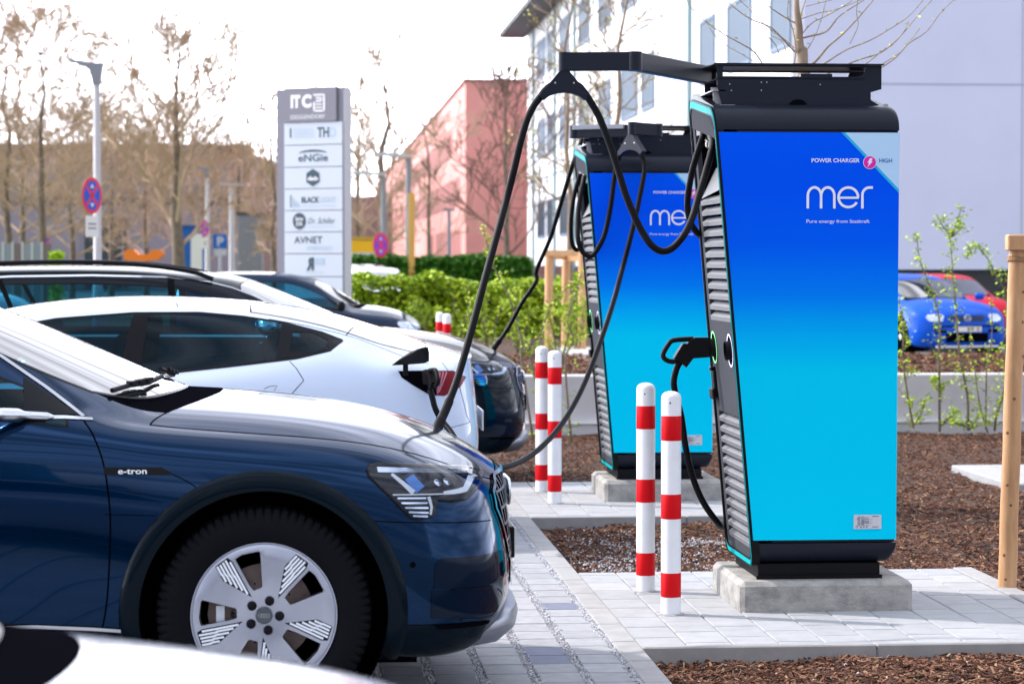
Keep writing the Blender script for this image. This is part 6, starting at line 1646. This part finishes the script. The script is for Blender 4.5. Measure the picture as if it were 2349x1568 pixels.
m.build('crown', [M_bark2, M_budg], nt_)
# stake frames
M_stake = ramp_mat('peeled_pine', [(.3, (.46, .24, .11)), (.55, (.62, .36, .18)), (.8, (.74, .50, .29))], .65, 5, stretch=(3, 3, .5), bump=.15)
M_knot = mat('pine_knot', (.20, .09, .04), .7); M_rope = mat('coconut_rope', (.40, .24, .12), .95, bump=.6, bscale=90)
b0 = at(2310, 1350, 11.79); b1 = at(2335, 560, 11.79)
sf = thing('tree_stake_frame', 'peeled wooden stake with cross bar at the right edge of the picture', 'tree stake', (b0.x, 11.79, 0))
m = MB(); L = Vector((b1.x - b0.x, 0, b1.z)); P = [L * (t / 10) + Vector((.002 * math.sin(t * 2), 0, 0)) for t in range(-1, 11)]; P[0] = Vector((0, 0, -.25)); m.tube(P, [.046, .046, .046, .0455, .045, .045, .0445, .044, .0435, .043, .043, .042], 20)
m.build('post', M_stake, sf, smooth=50)
m = MB(); hs = random.Random(4)
for z in (.05, .17, .42, .52, .78, .95, 1.16, 1.33, 1.48):
    a = R(hs.uniform(215, 330)); p = L * (z / L.z); m.lathe([(.0085, 0), (.005, .002), (.001, .0022)], 8, 'z', 0, Matrix.Translation((p.x + .0445 * math.cos(a), p.y + .0445 * math.sin(a), z)) @ Vector((math.cos(a), math.sin(a), 0)).to_track_quat('Z', 'Y').to_matrix().to_4x4())
m.build('knot', M_knot, sf)
zc0, zc1 = at(2310, 575, 11.75).z, at(2310, 538, 11.75).z
m = MB(); M = Matrix.Translation((L.x - .062, -.01, zc0)) @ Matrix.Rotation(R(-4), 4, 'Z'); m.box((0, -.045, 0), (.95, .035, zc1 - zc0), 0, M, bev=.006); m.build('cross_bar', M_stake, sf)
m = MB()
for q in range(3): m.tube([(L.x * .98 + .048 * math.cos(R(a)), .048 * math.sin(R(a)), zc0 - .030 - .009 * q + .004 * math.sin(R(a * 2))) for a in range(0, 361, 20)], .005, 6, cap=False)
m.build('rope', M_rope, sf, smooth=60)
m = MB(); m.tube([(L.x + .85, .0, -.2), (L.x + .86, 0, zc0)], .043, 16); m.build('post', M_stake, sf, smooth=50)
Ys = 31.0; g0 = at(1258, 770, Ys); sf2 = thing('tree_stake_frame', 'orange brown wooden stake frame around the slender tree behind the further station', 'tree stake', (g0.x, Ys, .5))
zz = lambda v: at(0, v, Ys).z - .5; xx = lambda u: at(u, 700, Ys).x - g0.x
for (u, dy) in ((1258, 0), (1306, .5), (1330, -.2)):
    m = MB(); m.tube([(xx(u), dy, -.3), (xx(u + 2), dy, zz(577))], .055, 12); m.build('post', M_stake, sf2, smooth=50)
for (ua, ub, v, ya, yb) in ((1250, 1335, 580, -.02, -.2), (1262, 1312, 588, 0, .5), (1306, 1332, 592, .5, -.2)):
    m = MB(); m.bar((xx(ua), ya, zz(v)), (xx(ub), yb, zz(v)), .06, .08); m.build('cross_bar', M_stake, sf2)
# hedges
def hedge(label, x0, x1, y0, y1, z0, z1, n, m_, size, seed, core, top=.06):
    rs = random.Random(seed); o = thing('hedge', label, 'hedge', (x0, y0, 0), 0, None); W, D = x1 - x0, y1 - y0
    f = lambda x: top * math.sin(x * 2.1) + top * .7 * math.sin(x * 5.3 + 1) + top * .5 * math.sin(x * 11.7)
    mb = MB(); N = 40; v = []
    for i in range(N + 1):
        x = W * i / N; v += [(x, .18, z0), (x, .18, z1 - .18 + f(x)), (x, D - .18, z1 - .18 + f(x)), (x, D - .18, z0)]
    mb.add(v, [(4 * i + j, 4 * i + j + 1, 4 * i + 5 + j, 4 * i + 4 + j)[::-1] for i in range(N) for j in range(3)] + [(0, 1, 2, 3), (4 * N + 3, 4 * N + 2, 4 * N + 1, 4 * N)]); mb.build('shade_core', core, o)  # dark inner box: shade between the leaves put into its colour
    mb = MB(); P = []
    for k in range(n):
        x = rs.uniform(0, W); q = rs.random()
        if q < .62: P.append((x, rs.gauss(.06, .07), rs.uniform(z0, z1 + f(x))))
        elif q < .92: P.append((x, rs.uniform(0, D), z1 + f(x) - abs(rs.gauss(0, .07)) + .05))
        else: P.append((rs.choice((0, W)) + rs.gauss(0, .06), rs.uniform(0, D), rs.uniform(z0, z1)))
    leaf_cloud(mb, P, size, rs); mb.build('foliage', m_, o); return o
M_core = mat('hedge_core', (.025, .055, .0), .95); M_cored = mat('hedge_core_dark', (.008, .02, .006), .95)
a_ = at(808, 700, 36).x; b_ = at(1345, 700, 36).x
hedge('light green hedge with fresh leaves behind the parked cars', a_, b_ + 1.2, 36, 37.4, 0.0, at(0, 648, 36).z, 30000, M_leafl, .075, 5, M_core)
hedge('dark green clipped hedge in front of the pink building', at(803, 600, 70).x, at(1216, 600, 70).x, 70, 72, 0, at(0, 594, 70).z, 20000, M_leafd, .16, 6, M_cored, .03)
hedge('small bright green bush at the right end of the grey fence', at(118, 600, 72).x, at(137, 600, 72).x, 72, 72.5, 0, at(0, 585, 72).z, 900, M_leafy, .14, 7, M_core, .02)
# saplings and shrubs
def sapling(label, stems, Y, seed, leaf=.05, dens=26, group='leafing saplings along the low wall', r=.010, low=.0, base=None):
    rs = random.Random(seed); P0 = stems[0][-1]; b = at(*P0, Y); o = thing('sapling', label, 'sapling', (b.x, Y, b.z), 0, group)
    st, lf = MB(), MB(); P = []
    for si, S in enumerate(stems):
        pts = spline([tuple(at(u, v, Y) - b + Vector((0, .04 * math.sin(i + seed), 0))) for i, (u, v) in enumerate(S)], 5); n = len(pts)
        st.tube(pts, [(.004 + (r if si == 0 else r * .4) * i / n) for i in range(n)], 6)
        for i in range(0, n - 1):
            t = i / n
            if rs.random() < .8 and t < .97:
                a = rs.uniform(0, 6.28); L = rs.uniform(.03, .16) * (.5 + t); d = Vector((math.cos(a), math.sin(a) * .8, rs.uniform(.1, .9))).normalized()
                p = Vector(pts[i]); e = p + d * L; st.tube([p, p + d * L * .5 + Vector((0, 0, -.01)), e], [.003, .0022, .0012], 4, cap=False)
                for q in range(rs.randint(5, int(dens / 2.3))): P.append(p.lerp(e, rs.uniform(.3, 1.05)) + Vector((rs.gauss(0, .018), rs.gauss(0, .018), rs.gauss(0, .018))))
                for q in range(2): P.append(p + Vector((rs.gauss(0, .012), rs.gauss(0, .012), rs.gauss(0, .012))))
    leaf_cloud(lf, P, leaf * .68, rs)
    st.build('stem', M_bark, o, smooth=60); lf.build('foliage', M_leafy, o); return o
cq = lambda *L: [cr(x, y, 2150, 500, 2.612) for x, y in L]
sapling('sapling with leafy low shoots nearest to the station, right of its face', [cq((250, 650), (285, 820), (290, 1050), (310, 1250), (345, 1490)), cq((420, 1300), (400, 1400), (345, 1480))], 21.9, 31, .055, 40)
sapling('straight leafing sapling in front of the blue hatchback headlight', [cq((375, 245), (400, 400), (455, 550), (500, 700), (515, 850), (510, 1000), (520, 1200), (527, 1515)), cq((640, 1380), (580, 1430), (527, 1480)), cq((470, 1180), (500, 1220), (520, 1250))], 21.8, 32, .05, 34)
sapling('tallest sapling with a bare forked top in front of the shaded office wall', [cq((595, 240), (605, 400), (610, 560), (620, 720), (640, 960), (680, 1150), (710, 1300), (712, 1505)), cq((510, 105), (545, 170), (595, 240)), cq((672, 45), (640, 130), (597, 235)), cq((680, 175), (630, 215), (598, 240)), cq((620, 1450), (670, 1470), (712, 1490)), cq((790, 1420), (740, 1460), (712, 1500))], 21.7, 33, .05, 22)
sapling('arching sapling bending over towards the wooden stake', [cq((700, 380), (750, 300), (830, 390), (885, 500), (950, 600), (968, 760), (960, 1000), (950, 1150), (925, 1280), (885, 1400), (878, 1505))], 21.9, 34, .05, 30)
sapling('thin reddish sapling with a few leaves between two thicker ones', [cq((715, 900), (740, 1100), (780, 1350), (835, 1515))], 22.0, 35, .045, 14, r=.005)
sapling('thin upright sapling left of the arching one', [cq((850, 650), (855, 900), (830, 1100), (828, 1500))], 22.1, 36, .05, 18, r=.005)
cq2 = lambda *L: [cr(x, y, 800, 550, 3.3557) for x, y in L]
sapling('tall arching sapling behind the steep charging cable', [cq2((1365, 70), (1400, 200), (1430, 320), (1500, 480), (1570, 600), (1640, 800), (1690, 1000), (1690, 1180)) + [(1226, 1038)], cq2((1850, 960), (1750, 1080), (1690, 1130))], 22.2, 41, .045, 24)
sapling('leafy sapling leaning right between the bollards and the further station', [cq2((2195, 530), (2090, 560), (2000, 640), (1930, 740), (1850, 960), (1760, 1100)) + [(1250, 960), (1262, 1030)]], 22.2, 42, .045, 26)
sapling('sapling close to the left edge of the further station', [cq2((2195, 430), (2140, 640), (2080, 850), (2130, 1000), (2060, 1180)) + [(1305, 960), (1312, 1030)]], 22.1, 43, .045, 26)
sapling('small sapling at the far left of the planting strip, behind the dark grey SUV', [cq2((1230, 560), (1250, 700), (1260, 850), (1270, 1000)) + [(1085, 900)]], 26.0, 44, .05, 26)
for k, (u, vt, vb, Y, ll) in enumerate([(1120, 640, 800, 30.5, 'loose yellow green shrub left of the stake frame'), (1190, 655, 810, 29.5, 'loose yellow green shrub just left of the stake post'), (1285, 660, 820, 28, 'loose shrub between the two stake posts'), (1045, 665, 800, 33, 'loose yellow green shrub behind the distant bollards'), (1325, 650, 800, 29, 'loose shrub touching the left edge of the further station'), (960, 670, 790, 34, 'loose shrub at the foot of the light hedge, above the car bonnets')]):
    rs = random.Random(60 + k); S = []
    for j in range(7):
        a = rs.uniform(-48, 48); S.append([(u + a, vt + abs(a) * .9 + rs.uniform(0, 25)), (u + a * .6, (vt + vb) / 2), (u + a * .15, vb)])
    sapling(ll, S, Y, 60 + k, .055, 40, 'loose shrubs on the raised bed', .006)
# ------------------------------------------------------------------ remaining cars
# silver car closest to the camera: only the end of its windscreen and its bonnet reach into the picture
M_silver = paint('silver_paint', (.30, .32, .38), rough=.25, metal=.5, spec=.2)
silver, B4, P4 = make_car('sedan', 'parked_car', 'out of focus silver car in the lower left corner, only bonnet and windscreen end visible', 'car', M_silver, (-.475, 3.83, 0), level=4, wheels='simple', group='cars parked at the chargers')
for o in silver.children:                                      # this model has a longer, flatter bonnet
    if o.type == 'MESH' and o.name.split('.')[0] in ('body', 'bonnet', 'scuttle', 'seal', 'door', 'windscreen'):
        for v_ in o.data.vertices:
            if v_.co.x > -.25 and v_.co.z > .5: v_.co.z += .045 * (v_.co.x + .25)
            if v_.co.x > 0: v_.co.x *= 1.3
M_matte = mat('matte_black_seal', (.003, .003, .005), .95, spec=.0)
P4['scuttle'].data.materials[0] = M_matte
ev = np.array(sorted(set(v for e in B4.border((2,), (0, 5)) for v in e))); bc = B4.co[ev]
ids = [j for j in range(len(B4.f)) if B4.alive[j] and B4.mi[j] == 2 and np.min(np.linalg.norm(bc - B4.fc[j], axis=1)) < .062]
B4.part('screen_border', ids, M_matte, silver, off=.004)
P4['windscreen'].data.materials[0] = glass_mat('near_windscreen', (.3, .34, .38), (.10, .11, .14), .04, opaque=.6, ior=1.3)
def small_car(label, body_m, u, Y, rz, sc, kind='suv', group=None, near=None, lvl=3, light=None):
    r, B, P = make_car(kind, 'parked_car', label, 'car', body_m, (near if near is not None else at(u, 600, Y).x, Y, 0), rz=rz, level=lvl, wheels='simple', group=group, detail=False)
    r.scale = sc; return r, B
M_navy2 = paint('dark_blue_paint', (.004, .018, .05), rough=.3, metal=.3); M_vw = paint('bright_blue_paint', (.0, .08, .55), rough=.4, spec=.1, coat=.4); M_redp = paint('red_paint', (.50, .02, .04), rough=.4, coat=.4); M_lb = paint('pale_silver_blue_paint', (.5, .58, .66), rough=.35); M_dk = paint('black_blue_paint', (.01, .02, .03), rough=.35)
xn = at(975, 700, 32.4).x
c5_, B5 = small_car('dark blue compact car behind the dark grey SUV, its bonnet pointing at the hedge', M_navy2, 0, 32.4, 0, (.68, .93, .935), near=xn - .95 * .68, lvl=4, group='cars parked at the chargers')
for sd in (-1, 1):
    B5.patch(HEAD, sd, .004, 'headlight', M_lampsil, c5_, step=.03)
    m = MB(); m.box((-.80, sd * .98, 1.06), (-.64, sd * 1.16, 1.20), 0, bev=.04); m.build('door_mirror', M_black, c5_, smooth=40)
B5.patch([(-.45, .80), (.45, .80), (.5, .60), (-.5, .60)], 1, .004, 'grille', M_gap, c5_, ax='x', step=.04)
# blue hatchback facing the camera under the shaded office wall
pg = at(2222, 600, 40.2); rz = R(-90 + 13); s_ = (.82, .95, .885)
golf, B6 = small_car('bright blue hatchback facing the camera under the shaded office wall', M_vw, 0, 40.9, rz, s_, near=pg.x - .25, lvl=4)
golf.location = (pg.x - .95 * .82 * math.cos(rz), 40.2 - .95 * .82 * math.sin(rz), 0)
for sd in (-1, 1):
    hl = B6.patch([(sd * y, z) for y, z in ((.44, .80), (.48, .83), (.60, .835), (.71, .82), (.75, .77), (.71, .71), (.60, .69), (.48, .70))], 1, .006, 'headlight', M_lampsil, golf, ax='x', step=.03)
    B6.patch([(sd * y, z) for y, z in ((.42, .54), (.64, .55), (.62, .48), (.42, .48))], 1, .006, 'fog_lamp', M_gap, golf, ax='x', step=.04)
    m = MB(); m.box((-.86, sd * .95, 1.08), (-.72, sd * 1.13, 1.22), 0, bev=.04); m.build('door_mirror', M_vw, golf, smooth=40)
B6.patch([(-.34, .81), (.34, .81), (.34, .70), (-.34, .70)], 1, .005, 'grille', mat('grille_navy', (.0, .02, .10), .5), golf, ax='x', step=.04)
B6.patch([(-.42, .48), (.42, .48), (.42, .30), (-.42, .30)], 1, .005, 'air_intake', M_gap, golf, ax='x', step=.04)
B6.patch([(-.66, .62), (.66, .62), (.66, .59), (-.66, .59)], 1, .005, 'bumper_strip', M_gap, golf, ax='x', step=.04)
m = MB(); m.box((.962, -.26, .50), (.968, .26, .60), 0); m.box((.9682, -.25, .505), (.969, -.215, .595), 1)
v, f, w_ = text2d('EF 5', .02); m.add([(.9695, -.02 + p[0] * .24 / w_, .52 + p[1] * .085) for p in v], f, 2); m.build('number_plate', [M_plate2, M_navy, M_gap], golf)
m = MB(); p = B6.hit(0, .76, 1, 'x')[0]
m.tube([(p.x + .012, .062 * math.cos(R(a)), .76 + .062 * math.sin(R(a))) for a in range(0, 361, 20)], .008, 6, cap=False)
for a in ((-.035, .80, -.012, .765), (-.012, .765, 0, .79), (0, .79, .012, .765), (.012, .765, .035, .80), (-.05, .785, -.022, .715), (-.022, .715, 0, .755), (0, .755, .022, .715), (.022, .715, .05, .785)): m.bar((p.x + .012, a[0], a[1]), (p.x + .012, a[2], a[3]), .008, .009, up=(1, 0, 0))
m.build('round_emblem', M_chrome, golf)
m = MB(); m.box((.90, -.62, .20), (.955, .62, .235)); m.build('front_lip', M_plate2, golf)
small_car('red car half hidden behind the blue hatchback', M_redp, 2226, 46.0, R(-90 + 6), (.85, .93, .865))
small_car('pale silver car behind the left end of the light hedge', M_lb, 862, 56, R(-90), (.9, .95, .93))
small_car('black car behind the pale silver one, beside the sign pylon', M_dk, 836, 64, R(-90), (.9, .95, .97))
small_car('pale car barely rising above the roof of the dark grey SUV at the left edge', M_lb, -28, 48, 0, (.9, .95, .96))
